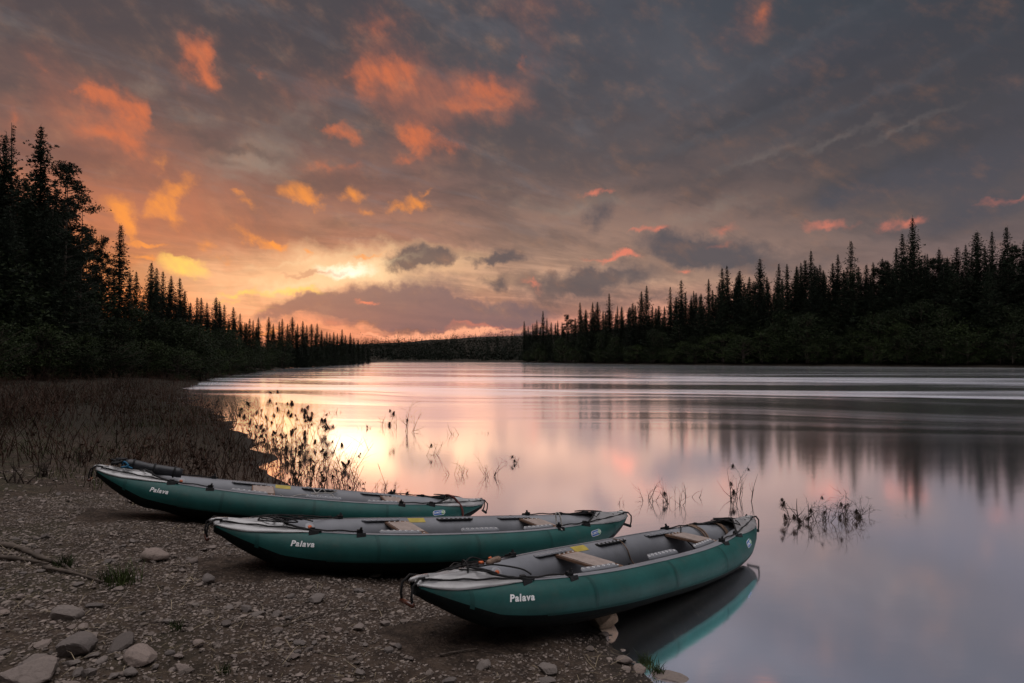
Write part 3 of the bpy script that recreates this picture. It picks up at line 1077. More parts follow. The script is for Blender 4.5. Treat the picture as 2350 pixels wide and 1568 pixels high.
# what each boat carries of its own
T = lambda s, side, d, off=.01: outer(s, side, d, off)
nb = BO['near']
for a, dx_ in ((.62, 0), (.635, .02), (.76, .0), (.77, .01)):
    if a < .7:
        P_ = [T(a, 1, 78, .012), T(a, 1, 110, .014), T(a + .01, 1, 140, .02), T(a + .015, 1, 170, .02), Vector((a * 2 + .05, .10, keel_z(a) + .12)), Vector((a * 2 - .12, -.12, keel_z(a) + .115))]
    else:
        P_ = [T(a, 1, 70, .012), T(a, 1, 105, .014), T(a + .005, 1, 140, .015), T(a + .01, 1, 180, .012), Vector((a * 2 + .02, .02, keel_z(a) + .13))]
    rope('lashing_strap', P_, .0085, M['tan_rope'], nb)
rope('painter_line', [T(.56, 1, 86, .02), T(.53, 1, 110, .03), Vector((.98, .14, 0.335)), Vector((.90, .08, 0.340)), Vector((.88, -.02, 0.300)), Vector((.98, -.06, 0.200)), Vector((1.12, .02, 0.150)), Vector((1.2, .12, 0.160))], .0055, M['rope'], nb)
rope('painter_line', [Vector((-1.86, .02, 0.407)), Vector((-1.62, .05, 0.437)), Vector((-1.50, .0, 0.432)), Vector((-1.36, .02, 0.417)), Vector((-1.24, -.1, 0.402)), Vector((-1.22, -.18, 0.382))], .0055, M['rope'], nb)
rope('rope_loop', [Vector((-1.60, .07, 0.422)), Vector((-1.63, .02, 0.482)), Vector((-1.64, -.04, 0.462)), Vector((-1.65, -.06, 0.407)), Vector((-1.62, -.01, 0.402)), Vector((-1.60, .05, 0.432)), Vector((-1.52, .07, 0.472)), Vector((-1.40, .06, 0.432))], .0055, M['rope'], nb)
mb = MB()
mb.tube(spline([(-1.40, .045, .425), (-1.33, .07, .430), (-1.25, .10, .420)], 5), [.016, .018, .02, .022, .02, .019, .02, .022, .022, .02, .016], 8)
kn = link('throw_line', mb.mesh('throw_line', True), M['tan_rope'], nb)
mb = MB()
mb.tube([(-1.47, .05, .438), (-1.44, .05, .436)], .010, 8)
mb.tube([(-1.375, .065, .45), (-1.355, .07, .45)], .008, 8)
link('orange_tag', mb.mesh('orange_tag', True), M['orange'], kn)
rope('slack_line', [T(.10, 1, 98, .01), T(.115, 1, 120, .02), T(.13, 1, 150, .012), T(.15, 1, 185, .01), Vector((.36, .12, 0.110))], .005, M['tan_rope'], nb)
mdl = BO['mid']
rope('lashing_strap', [T(.50, -1, 84, .012), Vector((.99, -.24, 0.470)), Vector((.97, -.21, 0.475)), T(.485, -1, 100, .02), T(.48, -1, 60, .012)], .007, M['cord'], mdl)
rope('painter_line', [Vector((-1.93, .0, 0.412)), Vector((-1.6, .10, 0.432)), Vector((-1.3, .12, 0.422)), T(-.57, 1, 100, .03), T(-.52, 1, 80, .02)], .0055, M['rope'], mdl)
rope('painter_line', [Vector((-1.9, -.02, 0.412)), Vector((-1.55, .02, 0.437)), Vector((-1.42, -.12, 0.422)), Vector((-1.7, -.05, 0.432)), Vector((-1.5, .12, 0.432)), Vector((-1.28, -.05, 0.412))], .0055, M['rope'], mdl)
rope('seat_tie', [Vector((-.62, -.02, 0.315)), Vector((-.5, -.18, 0.325)), Vector((-.36, -.2, 0.322)), Vector((-.30, -.15, 0.290))], .0055, M['rope'], mdl)
fb = BO['far']
rope('white_cord', [T(-.15, -1, 96, .012), Vector((-.22, -.12, 0.300)), Vector((-.05, .0, 0.320)), Vector((.10, -.12, 0.335)), Vector((.06, -.2, 0.370)), Vector((.02, -.1, 0.360)), Vector((.14, .05, 0.340)), Vector((.24, .16, 0.330)), Vector((.3, .1, 0.300))], .005, M['cord'], fb)
rope('white_cord', [T(.0, 1, 100, .012), T(.03, 1, 120, .03), Vector((.1, .1, 0.330)), Vector((.16, .16, 0.370)), Vector((.22, .14, 0.330)), T(.17, 1, 120, .02)], .005, M['cord'], fb)
rope('red_rope', [T(.80, 1, 92, .012), T(.79, 1, 110, .02), Vector((1.56, .06, 0.440)), Vector((1.60, -.08, 0.450)), T(.83, -1, 80, .012), T(.845, -1, 40, .008), T(.855, -1, 0, .008), T(.858, -1, -30, .008)], .013, M['red_rope'], fb)

# rolled bag on the bow of the farthest canoe
import mathutils
fm = Matrix.Translation(fb.location) @ fb.rotation_euler.to_matrix().to_4x4()
bag = empty('rolled_bag')
bag.matrix_world = fm
tag(bag, 'rolled black dry bag lying lengthwise on the bow of the farthest canoe', 'bag')
mb = MB()
pts, rr_ = [], []
for t in range(15):
    u = t / 14
    pts.append((-1.78 + .52 * u, .03 + .02 * u, .470 - .050 * u + .004 * math.sin(u * 9)))
    rr_.append(.050 * (1 + .05 * math.sin(u * 14)) * (1 if 0 < t < 14 else .86))
mb.tube(pts, rr_, 16)
link('bag_body', mb.mesh('bag_body', True), simple('black_dry_bag', (.022, .023, .027), .45, .5, .3, 9, .5, 14), bag)
for u in (.2, .55, .86):
    p = Vector(pts[int(u * 14)])
    ring = [p + Vector((.004 * math.sin(q), .054 * math.cos(q), .054 * math.sin(q))) for q in [2 * math.pi * k / 16 for k in range(17)]]
    mb = MB()
    mb.tube(ring, .009, 5, False)
    link('bag_strap', mb.mesh('bag_strap', True), M['black'], bag)
rope('blue_cord', [(-1.80, .0, .46), (-1.78, -.04, .50), (-1.74, -.07, .47), (-1.79, -.075, .45), (-1.75, -.05, .455), (-1.70, -.08, .45)], .009, M['blue_rope'], bag)
mb = MB()
for k in range(6):
    rnd = random.Random(k)
    c = Vector((-1.82 + rnd.uniform(-.05, .04), rnd.uniform(-.05, .05), .475 + rnd.uniform(-.01, .03)))
    mb.tube([c + Vector((rnd.uniform(-.05, .05), rnd.uniform(-.04, .04), rnd.uniform(-.02, .02))) for _ in range(5)], .014, 6)
link('bag_closure', mb.mesh('bag_closure', True), M['black'], bag)


# ------------------------------------------------------------------ trees
def tri_cloud(C, size, rs, flat=.6, n=1):
    """n small leaf-like triangles round each centre C (k,3)"""
    C = np.repeat(np.asarray(C), n, axis=0)
    k = len(C)
    size = np.repeat(np.asarray(size), n) if np.ndim(size) else np.full(k, size)
    D = rs.normal(size=(k, 3, 3)) * np.array([1, 1, flat])
    D /= np.linalg.norm(D, axis=2, keepdims=True) + 1e-9
    V = C[:, None, :] + D * size[:, None, None] * (.6 + .8 * rs.rand(k, 3, 1))
    return V.reshape(-1, 3), np.arange(3 * k).reshape(-1, 3)


def trunk_mesh(name, h, r, rs, lean=.01, limbs=()):
    mb = MB()
    pts = [(lean * h * math.sin(t * 2.1) * t, lean * h * t * t, h * t) for t in np.linspace(0, 1, 9)]
    mb.tube(pts, [max(.012, r * (1 - .93 * t)) * (1.35 if t == 0 else 1) for t in np.linspace(0, 1, 9)], 7)
    for pts_, ra in limbs:
        mb.tube(pts_, ra, 4)
    return mb.mesh(name, True)


def make_spruce(seed, slim=1.0, bare=.06, dens=1.0, gap=.0, ragged=.35, droop=.5):
    """a northern spruce 20 m high: narrow, with short drooping whorls and a thin spire"""
    rs = np.random.RandomState(seed)
    h = 20.0
    C, S, limbs = [], [], []
    z = bare * h
    while z < h * .985:
        t = z / h
        Lmax = slim * (3.2 * (1 - t) ** .86 * min(1, .45 + 3.0 * t) + .04)
        lump = 1 + ragged * (rs.rand() - .5) * 1.6
        nb_ = rs.randint(4, 7)
        sm = min(1, .30 + .75 * Lmax)
        a0 = rs.rand() * 6.28
        for q in range(nb_):
            if rs.rand() < gap: continue
            L = Lmax * lump * (.55 + .65 * rs.rand())
            a = a0 + q * 6.283 / nb_ + rs.rand() * .5
            ca, sa = math.cos(a), math.sin(a)
            up = .35 * t
            nseg = max(2, int(L / .28))
            pts = []
            for g in range(nseg + 1):
                u = g / nseg
                pts.append((ca * L * u, sa * L * u, z + L * (up * u - droop * u * (1.25 - u) * (1.2 - t))))
            if L > .55 and rs.rand() < .6: limbs.append((pts[::max(1, nseg // 2)], .018))
            for g in range(nseg + 1):
                u = g / nseg
                wdt = (.30 * (1 - .55 * u) + .05) * sm
                for _ in range(max(1, int(4.2 * dens))):
                    C.append((pts[g][0] + rs.normal() * wdt * .45, pts[g][1] + rs.normal() * wdt * .45, pts[g][2] - abs(rs.normal()) * .10))
                    S.append((.10 + .13 * rs.rand() * (1.2 - t * .6)) * sm)
        z += (.30 + .16 * rs.rand()) * (1.05 - .45 * t)
    for q in range(26):
        zz_ = h * (.92 + .085 * rs.rand() ** 1.4)
        C.append((rs.normal() * .02, rs.normal() * .02, zz_)); S.append(.03 + .9 * (1.005 - zz_ / h))
    V, F = tri_cloud(C, np.array(S), rs, .7, 2)
    crown = mesh_np('crown', V, F)
    trunk = trunk_mesh('trunk', h * .995, .17, rs, .006, limbs[:120])
    return trunk, crown, h


def make_pine(seed, spread_=1.0, low=.30):
    rs = np.random.RandomState(seed)
    h = 20.0
    C, S, limbs = [], [], []
    for q in range(36):
        t = low + (1 - low) * (q + rs.rand()) / 36
        z = h * min(t, .985)
        L = spread_ * (2.6 * math.sin(min(1, (1.02 - t) / (1 - low) * 1.25 + .12) * math.pi * .55) * (.55 + .6 * rs.rand()))
        a = rs.rand() * 6.28
        e = Vector((math.cos(a) * L, math.sin(a) * L, z + L * (.10 + .35 * rs.rand())))
        limbs.append(([(0, 0, z - .2), tuple(Vector((0, 0, z)).lerp(e, .55) + Vector((0, 0, -.12))), tuple(e)], [.07, .05, .02]))
        for k in range(rs.randint(3, 6)):
            c = Vector((0, 0, z)).lerp(e, .45 + .6 * rs.rand())
            cc = np.array(c) + rs.normal(size=3) * np.array([.38, .38, .16])
            rr0 = .30 + .34 * rs.rand()
            nn = 46
            P_ = cc + rs.normal(size=(nn, 3)) * rr0 * np.array([.62, .62, .38])
            C += [tuple(p) for p in P_]
            S += [.13] * nn
    V, F = tri_cloud(C, np.array(S), rs, .8, 2)
    return trunk_mesh('trunk', h * .97, .22, rs, .012, limbs), mesh_np('crown', V, F), h


def make_broadleaf(seed, h=8.0, w_=2.2, stems=3, nclump=46, leaf=.14, low=.12):
    """birch or tall willow: several stems, a loose uneven crown of leaf clumps"""
    rs = np.random.RandomState(seed)
    mb = MB()
    C, S = [], []
    tips = []
    for q in range(stems):
        a = rs.rand() * 6.28
        lean = .12 + .25 * rs.rand()
        pts = [(math.cos(a) * lean * h * .35 * t ** 1.3 + .1 * math.sin(5 * t + q), math.sin(a) * lean * h * .35 * t ** 1.3, h * .93 * t * (1 - .10 * q / max(1, stems))) for t in np.linspace(0, 1, 7)]
        mb.tube(pts, [max(.012, .012 * h * (1 - .9 * t)) for t in np.linspace(0, 1, 7)], 5)
        tips.append(pts)
    for q in range(nclump):
        pts = tips[rs.randint(stems)]
        t = low + (1 - low) * rs.rand() ** .8
        base_ = Vector(pts[min(6, int(t * 6))])
        rad_ = w_ * (math.sin(min(1, (t - low) / (1 - low) * .86 + .14) * math.pi) ** .7 + .12) * (.35 + .75 * rs.rand())
        a = rs.rand() * 6.28
        e = Vector((base_.x + math.cos(a) * rad_, base_.y + math.sin(a) * rad_, h * t + rad_ * .25))
        mb.tube([tuple(base_), tuple(base_.lerp(e, .6)), tuple(e)], [.03, .02, .008], 4)
        rr0 = h * (.045 + .06 * rs.rand())
        nn = 70
        P_ = np.array(base_.lerp(e, .85)) + rs.normal(size=(nn, 3)) * rr0 * np.array([.8, .8, .62])
        P_ = P_[P_[:, 2] > .05]
        C += [tuple(p) for p in P_]
        S += [leaf] * len(P_)
    V, F = tri_cloud(C, np.array(S), rs, .9, 1)
    return mb.mesh('trunk', True), mesh_np('crown', V, F), h


SPEC = {
    'spruce': [make_spruce(1, 1.0), make_spruce(2, .8, ragged=.5), make_spruce(3, 1.2, ragged=.45), make_spruce(4, .78, .03, gap=.12, ragged=.6), make_spruce(5, .9, .12, gap=.15, ragged=.55, droop=.65), make_spruce(6, 1.05, .02, ragged=.7)],
    'snag': [make_spruce(11, .36, .3, .7, gap=.35, ragged=.9, droop=.7)],
    'pine': [make_pine(21), make_pine(22, .85, .42), make_pine(23, 1.15, .2)],
    'birch': [make_broadleaf(31), make_broadleaf(32, 8, 1.8, 4), make_broadleaf(33, 8, 2.6, 4, 60)],
    'willow': [make_broadleaf(41, 4, 2.0, 6, 46, .10, .04), make_broadleaf(42, 4, 2.4, 7, 60, .10, .03), make_broadleaf(43, 4, 1.7, 5, 40, .10, .05)],
}
NAME = {'spruce': 'spruce_tree', 'snag': 'spruce_tree', 'pine': 'pine_tree', 'birch': 'birch_tree', 'willow': 'willow_bush'}
LEAFM = {'spruce': 'needle', 'snag': 'needle', 'pine': 'pine', 'birch': 'birch', 'willow': 'willow'}
for kind, lst in SPEC.items():
    for tr, cr, h in lst:
        tr.materials.append(M['bark'])
        cr.materials.append(M[LEAFM[kind]])
trnd = random.Random(77)


def plant(kind, x, y, h, label, group, var=None, wide=1.0, z=None):
    lst = SPEC[kind]
    tr, cr, h0 = lst[trnd.randrange(len(lst)) if var is None else var]
    z = ground_z(x, y) - .05 if z is None else z
    o = empty(NAME[kind], (x, y, z), (0, 0, trnd.random() * 6.28))
    k = h / h0
    o.scale = (k * wide, k * wide, k)
    tag(o, label, 'bush' if kind == 'willow' else 'tree', group)
    link('trunk', tr, None, o)
    link('crown', cr, None, o)
    return o


def plant_px(kind, px, ytop, d, label, group, var=None, wide=1.0):
    """a tree whose top shows at (px, ytop), standing d metres into the scene"""
    r = ray(px, ytop)
    x = r.x / r.y * d
    top = CAM_H + r.z / r.y * d
    z = ground_z(x, d) - .1
    return plant(kind, x, d, max(2, top - z), label, group, var, wide, z)


GL, GR = 'spruces and pines on the left bank', 'spruces and pines on the right bank'
LL, LR = 'dark spruce in the row of trees along the left bank', 'dark spruce in the long row of trees along the right bank'
# left bank skyline, from the tall near trees to the bend
tl = [('spruce', 12, 300, 44, 'tall dark spruce half cut off by the left edge of the view', 2, 1.15), ('snag', 31, 278, 47, 'thin ragged spruce spire with a crooked top behind the leftmost spruces', 0, 1.2),
      ('spruce', 95, 284, 43, 'tallest full spruce on the left bank, with a thin pointed spire', 5, 1.25), ('pine', 152, 374, 42, 'bushy pine with a rounded crown beside the tall spruces', 2, .95),
      ('pine', 186, 448, 45, 'lower broad pine leaning out past the bushy one toward the glow', 0, .9), ('pine', 204, 540, 50, None, 1, .8), ('spruce', 60, 400, 40, None, 2, 1.2), ('spruce', 125, 470, 40, None, 0, 1.2), ('spruce', 20, 480, 37, None, 2, 1.3),
      ('pine', 237, 548, 50, 'small pine with a tufted round top before the orange glow', 1, .62), ('spruce', 278, 511, 52, 'slim open spruce with gaps, standing tall against the orange sky', 4, 1.15), ('spruce', 222, 575, 55, None, 3, 1.1), ('spruce', 262, 610, 57, None, 1, 1.2), ('spruce', 298, 625, 58, None, 0, 1.0)]
tl += [('spruce', px, yt, d, None, v, wd) for px, yt, d, v, wd in [
    (313, 620, 56, 1, 1.1), (348, 598, 60, 0, 1.1), (360, 612, 62, 3, 1.1), (374, 620, 63, 3, 1.2), (393, 630, 64, 1, 1.2), (413, 635, 66, 4, 1.2), (424, 665, 66, 0, 1.2), (435, 700, 72, 1, 1), (453, 681, 80, 3, 1.2), (462, 681, 82, 1, 1.1),
    (475, 692, 84, 0, .9), (496, 680, 88, 2, .9), (504, 690, 90, 1, 1), (515, 698, 92, 3, 1.2), (536, 703, 96, 1, 1.2), (551, 718, 98, 3, 1.1), (562, 738, 100, 1, 1), (573, 730, 104, 4, 1.1), (581, 734, 105, 3, 1), (593, 727, 108, 0, .9), (617, 726, 114, 2, .75),
    (627, 742, 114, 1, 1), (641, 737, 118, 3, 1.1), (648, 730, 120, 1, 1), (660, 742, 122, 0, 1), (671, 726, 126, 2, .9), (683, 742, 126, 1, 1), (695, 735, 130, 0, 1.0), (704, 745, 132, 1, 1), (715, 742, 136, 2, .9), (728, 741, 140, 1, 1.1), (738, 756, 144, 0, 1), (750, 760, 148, 1, 1),
    (757, 763, 152, 4, 1), (766, 761, 156, 0, 1), (774, 764, 160, 1, 1), (785, 755, 165, 3, 1.3), (793, 768, 170, 1, 1), (804, 763, 176, 0, 1), (812, 774, 182, 1, 1), (822, 778, 190, 0, 1), (833, 786, 200, 2, 1), (845, 792, 215, 0, 1)]]
for kind, px, yt, d, lab, v, wd in tl:
    if lab: plant_px(kind, px, yt, d, lab, None, v, wd)
    else: plant_px(kind, px, yt, d, LL if kind == 'spruce' else 'dark open pine in the row of trees along the left bank', GL, v, wd * (1.35 if px > 425 else 1.1))
# right bank skyline
tr_ = [(1203, 735), (1212, 748), (1223, 742), (1232, 733), (1246, 712), (1255, 728), (1265, 738), (1280, 735), (1290, 738), (1331, 692), (1343, 716), (1360, 692), (1371, 691), (1384, 712), (1398, 672), (1417, 700), (1426, 704), (1442, 707), (1458, 699),
       (1472, 666), (1484, 653), (1497, 700), (1511, 710), (1525, 702), (1538, 656), (1552, 679), (1563, 641), (1573, 670), (1586, 676), (1592, 665), (1606, 677), (1626, 638), (1635, 664), (1657, 612), (1668, 607), (1690, 633), (1697, 618), (1716, 647), (1744, 590), (1760, 633),
       (1787, 602), (1806, 604), (1828, 608), (1838, 600), (1848, 593), (1861, 571), (1870, 607), (1882, 605), (1892, 625), (1911, 600), (1923, 580), (1953, 550), (1975, 632), (1988, 604), (2004, 600), (2057, 564), (2071, 532), (2094, 494), (2128, 579), (2173, 587), (2196, 563), (2216, 558),
       (2241, 528), (2260, 560), (2276, 527), (2309, 516), (2350, 548), (2385, 560), (2420, 520), (2460, 560), (2500, 540)]


def bank_d(px):
    """distance of the right bank's waterline along a pixel column"""
    a = math.atan2(px - 1175, FPX)
    best = None
    for k in range(len(RIGHT) - 1):
        for u in np.linspace(0, 1, 20):
            x, y = RIGHT[k][0] * (1 - u) + RIGHT[k + 1][0] * u, RIGHT[k][1] * (1 - u) + RIGHT[k + 1][1] * u
            if y > 20:
                e = abs(math.atan2(x, y) - a)
                if best is None or e < best[0]: best = (e, y)
    return best[1]


special = {2094: ('tallest spruce on the right bank, a dense column above its neighbours', 0, .95), 1953: ('slender spire of a spruce rising alone from a low gap, right bank', 3, 1.3), 1744: ('broad dense conical spruce, a dark cone on the right bank', 2, 1.0), 1484: ('taller of a close pair of spruces where the right bank row begins to rise', 1, 1.2),
           2309: ('tall spruce with a blunt crooked top at the right end of the row', 4, 1.2), 1861: ('spiky spruce topping a tight cluster midway along the right bank', 0, .9)}
fat = {1657: (4, 1.2), 1668: (4, 1.2), 1331: (4, 1.1), 1563: (3, 1.6), 1246: (4, 1.0), 1398: (3, 1.3), 1538: (3, 1.1), 1787: (1, 1.1), 2057: (0, 1.1), 2071: (1, 1.2), 1911: (2, .9), 1923: (1, 1.1)}
for px, yt in tr_:
    d = bank_d(px) + trnd.uniform(9, 17)
    if px in special:
        lab, v, wd = special[px]
        plant_px('spruce', px, yt, d, lab, None, v, wd)
    else:
        v, wd = fat.get(px, (trnd.choice([0, 1, 2, 5, 1]), trnd.uniform(.9, 1.35)))
        plant_px('spruce', px, yt, d, LR, GR, v, wd)
for px, yt, v in [(1300, 723, 0), (1312, 735, 1), (2030, 602, 0), (2018, 620, 2), (2140, 594, 2), (2156, 596, 0), (2332, 566, 2), (1735, 655, 1)]:
    plant_px('pine', px, yt, bank_d(px) + trnd.uniform(12, 18), 'dark round-topped pine among the spruces of the right bank', GR, v, .9)
# the body of both woods, under the skyline
sky_l = sorted((px, yt) for _, px, yt, *_ in tl)
sky_r = sorted(tr_)


def line_at(line, px):
    xs, ys = zip(*line)
    sm = np.convolve(np.array(ys, float), np.ones(5) / 5, 'same')
    sm[:2], sm[-2:] = ys[:2], ys[-2:]
    return float(np.interp(px, xs, sm))


for k in range(112):
    px = 1200 + (2480 - 1200) * (k + trnd.random() * .9) / 112
    d = bank_d(px) + trnd.uniform(6, 22)
    yt = line_at(sky_r, px) + trnd.uniform(8, 70) * (820 - line_at(sky_r, px)) / 230
    plant_px('spruce', px, yt, d, LR, GR, trnd.choice([0, 1, 2, 5]), trnd.uniform(1.1, 1.7))


def left_d(px):
    """distance of the left bank's waterline along a pixel column"""
    a = (px - 1175) / FPX
    for k in range(len(LEFT) - 1, 12, -1):
        a0, a1 = LEFT[k - 1][0] / LEFT[k - 1][1], LEFT[k][0] / LEFT[k][1]
        if (a0 - a) * (a1 - a) <= 0 and a0 != a1:
            u = (a - a0) / (a1 - a0)
            return LEFT[k - 1][1] * (1 - u) + LEFT[k][1] * u
    return 40.0


for k in range(58):
    px = -60 + 880 * ((k + trnd.random() * .8) / 58) ** 1.0
    yl = line_at(sky_l, px)
    d = (42 + max(0, px) * .04 if px < 330 else max(left_d(px), 56) + 4) + trnd.uniform(2, 12)
    yt = yl + trnd.uniform(20, 100) * (820 - yl) / 400 + 8
    if 190 < px < 345: yt = max(yt, trnd.uniform(672, 710))
    plant_px('spruce', px, yt, d, LL, GL, trnd.choice([0, 2, 5]), trnd.uniform(1.1, 1.6))
# birches in front of the spruces, willow scrub along the water's edge
BL, BR = 'dull green birch growing in front of the left bank spruces', 'dull green birch growing in front of the right bank spruces'
for k in range(30):
    px = -40 + 860 * (k + trnd.random() * .9) / 30
    d = (36 + max(0, px) * .05 if px < 330 else max(left_d(px), 54)) + trnd.uniform(0, 4)
    yl = line_at(sky_l, px)
    plant_px('birch', px, 821 - (821 - yl) * trnd.uniform(.30, .52), d, BL, 'birches on the left bank', None, trnd.uniform(1.0, 1.4))
for k in range(36):
    px = 1200 + 1260 * (k + trnd.random() * .9) / 36
    yl = line_at(sky_r, px)
    plant_px('birch', px, 821 - (821 - yl) * trnd.uniform(.28, .5), bank_d(px) + trnd.uniform(5, 10), BR, 'birches on the right bank', None, trnd.uniform(1.0, 1.4))
for k in range(34):
    px = -30 + 850 * (k + trnd.random() * .9) / 34
    d = (30 + max(0, px) * .05 if px < 330 else max(left_d(px), 50) - 1) + trnd.uniform(0, 4)
    plant_px('willow', px, 821 - (821 - line_at(sky_l, px)) * trnd.uniform(.06, .16) - 6, d, 'light green willow bush along the foot of the left bank wood', 'willow bushes on the left bank', None, trnd.uniform(1.0, 1.5))
for k in range(48):
    px = 1195 + 1270 * (k + trnd.random() * .9) / 48
    plant_px('willow', px, 821 - (821 - line_at(sky_r, px)) * trnd.uniform(.12, .30), bank_d(px) + trnd.uniform(3, 6), 'light green willow bush along the foot of the right bank wood', 'willow bushes on the right bank', None, trnd.uniform(1.0, 1.6))

# the far wooded slope round the bend: reads as one mass
rs = np.random.RandomState(9)
VV, FF, base_n = [], [], 0


def mass_tree(x, y, h, rs, wide, n_):
    t = rs.rand(n_) ** 1.3
    rad_ = wide * (1 - t) ** .8 * (.4 + .8 * rs.rand(n_)) + .06
    a = rs.rand(n_) * 6.28
    C = np.stack([x + np.cos(a) * rad_, y + np.sin(a) * rad_, t * h], 1)
    S = (.30 + .5 * rs.rand(n_)) * (1.15 - .8 * t)
    return C, S


cs, ss_ = [], []
n_far = 0
while n_far < 1500:
    x, y = rs.uniform(-150, 70), rs.uniform(262, 470)
    sd = shore(np.array([x]), np.array([y]))[0]
    if sd < 7 or x / y > .06 or x / y < -.30: continue
    z = height(np.array([x]), np.array([y]))[0]
    broad = rs.rand() < .25 and sd < 40
    h = rs.uniform(4.5, 8.5) if not broad else rs.uniform(3, 5)
    if rs.rand() < .08: h += rs.uniform(2, 5)
    C, S = mass_tree(x, y, h, rs, rs.uniform(1.1, 1.7) if not broad else 2.2, 60 if y < 360 else 34)
    C[:, 2] += z - .2
    cs.append(C)
    ss_.append(S)
    n_far += 1
Vf, Ff = tri_cloud(np.vstack(cs), np.concatenate(ss_), rs, .8, 1)
tag(link('distant_forest', mesh_np('distant_forest', Vf, Ff), M['far']), 'far wooded slope closing the river where it bends away', 'forest', None, 'stuff')
cs, ss_ = [], []
n_b = 0
while n_b < 420:
    k = rs.randint(6, len(RIGHT) - 1)
    u = rs.rand()
    x, y = RIGHT[k][0] * (1 - u) + RIGHT[k + 1][0] * u, RIGHT[k][1] * (1 - u) + RIGHT[k + 1][1] * u
    x, y = x + rs.uniform(6, 40), y + rs.uniform(6, 40)
    if x / max(y, 1) < .90 and y > 0: continue
    C, S = mass_tree(x, y, rs.uniform(18, 26), rs, rs.uniform(2.0, 3.2), 60)
    C[:, 2] += height(np.array([x]), np.array([y]))[0] - .2
    cs.append(C)
    ss_.append(S * 2.6)
    n_b += 1
Vf, Ff = tri_cloud(np.vstack(cs), np.concatenate(ss_), rs, .8, 1)
tag(link('bank_forest', mesh_np('bank_forest', Vf, Ff), M['far']), 'dark wood continuing along the right bank upstream', 'forest', None, 'stuff')
# unseen wood added behind the camera to keep the low sky off the boats
cs, ss_ = [], []
n_b = 0
while n_b < 520:
    a, r_ = rs.uniform(R(112), R(262)), rs.uniform(11, 30)
    x, y = math.sin(a) * r_, math.cos(a) * r_
    if shore(np.array([x]), np.array([y]))[0] < 3: continue
    C, S = mass_tree(x, y, rs.uniform(9, 15), rs, rs.uniform(1.2, 2.0), 90)
    C[:, 2] += height(np.array([x]), np.array([y]))[0] - .2
    cs.append(C)
    ss_.append(S * 1.5)
    n_b += 1
Vf, Ff = tri_cloud(np.vstack(cs), np.concatenate(ss_), rs, .8, 1)
tag(link('bank_forest', mesh_np('bank_forest', Vf, Ff), M['far']), 'unseen wood added behind the gravel beach to block low sky', 'forest', None, 'stuff')


# ------------------------------------------------------------------ brush, grass, driftline
def stems_mesh(P, H, rs, rad_=.004, twigs=3, bend=.25, leaf=0):
    """thin bent stalks with a few side twigs; P (k,3) feet, H (k,) heights; triangular cross-section"""
    V, F = [], []
    off = 0
    def add_lines(A, Bm, C, r0):
        nonlocal off
        k = len(A)
        rings = []
        for pt, rr0 in ((A, r0), (Bm, r0 * .75), (C, r0 * .25)):
            for q in range(3):
                an = q * 2.094
                rings.append(pt + np.array([math.cos(an), math.sin(an), 0]) * np.asarray(rr0).reshape(-1, 1))
        W = np.stack(rings, 1)
        V.append(W.reshape(-1, 3))
        idx = np.arange(k)[:, None] * 9 + off
        for lv in (0, 3):
            for q in range(3):
                q2 = (q + 1) % 3
                F.append(np.concatenate([idx + lv + q, idx + lv + q2, idx + lv + 3 + q2, idx + lv + 3 + q], 1))
        off += k * 9
    k = len(P)
    dirs = rs.normal(size=(k, 3)) * np.array([1, 1, 0])
    tip = P + dirs * bend * H[:, None] * .6 + np.stack([0 * H, 0 * H, H], 1)
    midp = P * .5 + tip * .5 - dirs * H[:, None] * bend * .12
    rr0 = rad_ * (.6 + .8 * rs.rand(k))
    add_lines(P, midp, tip, rr0)
    for _ in range(twigs):
        u = .3 + .6 * rs.rand(k, 1)
        s = np.where(u < .5, P + (midp - P) * u * 2, midp + (tip - midp) * (u - .5) * 2)
        d = rs.normal(size=(k, 3)) * np.array([1, 1, .5]) + np.array([0, 0, .7])
        e = s + d * H[:, None] * .20
        add_lines(s, (s + e) / 2 + np.array([0, 0, .01]), e, rr0 * .6)
    Vm, Fm = np.vstack(V), np.vstack(F)
    return Vm, Fm


def scatter(n_, x0, x1, y0, y1, rs, ok):
    X, Y = rs.uniform(x0, x1, n_), rs.uniform(y0, y1, n_)
    sd = shore(X, Y)
    keep = ok(X, Y, sd)
    X, Y = X[keep], Y[keep]
    return np.stack([X, Y, boat_clear(X, Y, height(X, Y))], 1)


def off_boats(X, Y, mrg=.1):
    o = np.ones(len(X), bool)
    for bx, by, bz, yaw, pit in BOATS.values():
        lx = (X - bx) * math.cos(yaw) + (Y - by) * math.sin(yaw)
        ly = -(X - bx) * math.sin(yaw) + (Y - by) * math.cos(yaw)
        o &= ~((np.abs(lx) < 2.05) & (np.abs(ly) < .47 + mrg))
    return o


rs = np.random.RandomState(14)
# dry brown willow brush over the flooded flat on the left
front = lambda X, Y: Y - (7.7 + .12 * np.abs(X + 4)) + vnoise(X * .7, Y * .7) * 2.2
P1 = scatter(120000, -48, -1.5, 8, 72, rs, lambda X, Y, sd: (sd > -1.3) & (rs.rand(len(X)) < sstep(sd, -1.3, .1)) & (front(X, Y) > 0) & (rs.rand(len(X)) < np.clip(13 / Y, .22, 1) * (.07 + .93 * sstep(vnoise(X * .55 + 3, Y * .55) + .5 * vnoise(X * 1.6, Y * 1.6 + 3), -.22, .16))) & off_boats(X, Y, .25) & (X / Y > -.92))
H1 = (.12 + .50 * rs.rand(len(P1)) ** 1.5) * (1 + .9 * vnoise(P1[:, 0] * .5, P1[:, 1] * .5) + .6 * vnoise(P1[:, 0] * 1.7, P1[:, 1] * 1.7)) * (1 + P1[:, 1] * .008)
Vm, Fm = stems_mesh(P1, H1, rs, .0055, 4, .75)
cl = P1[rs.rand(len(P1)) < .45]
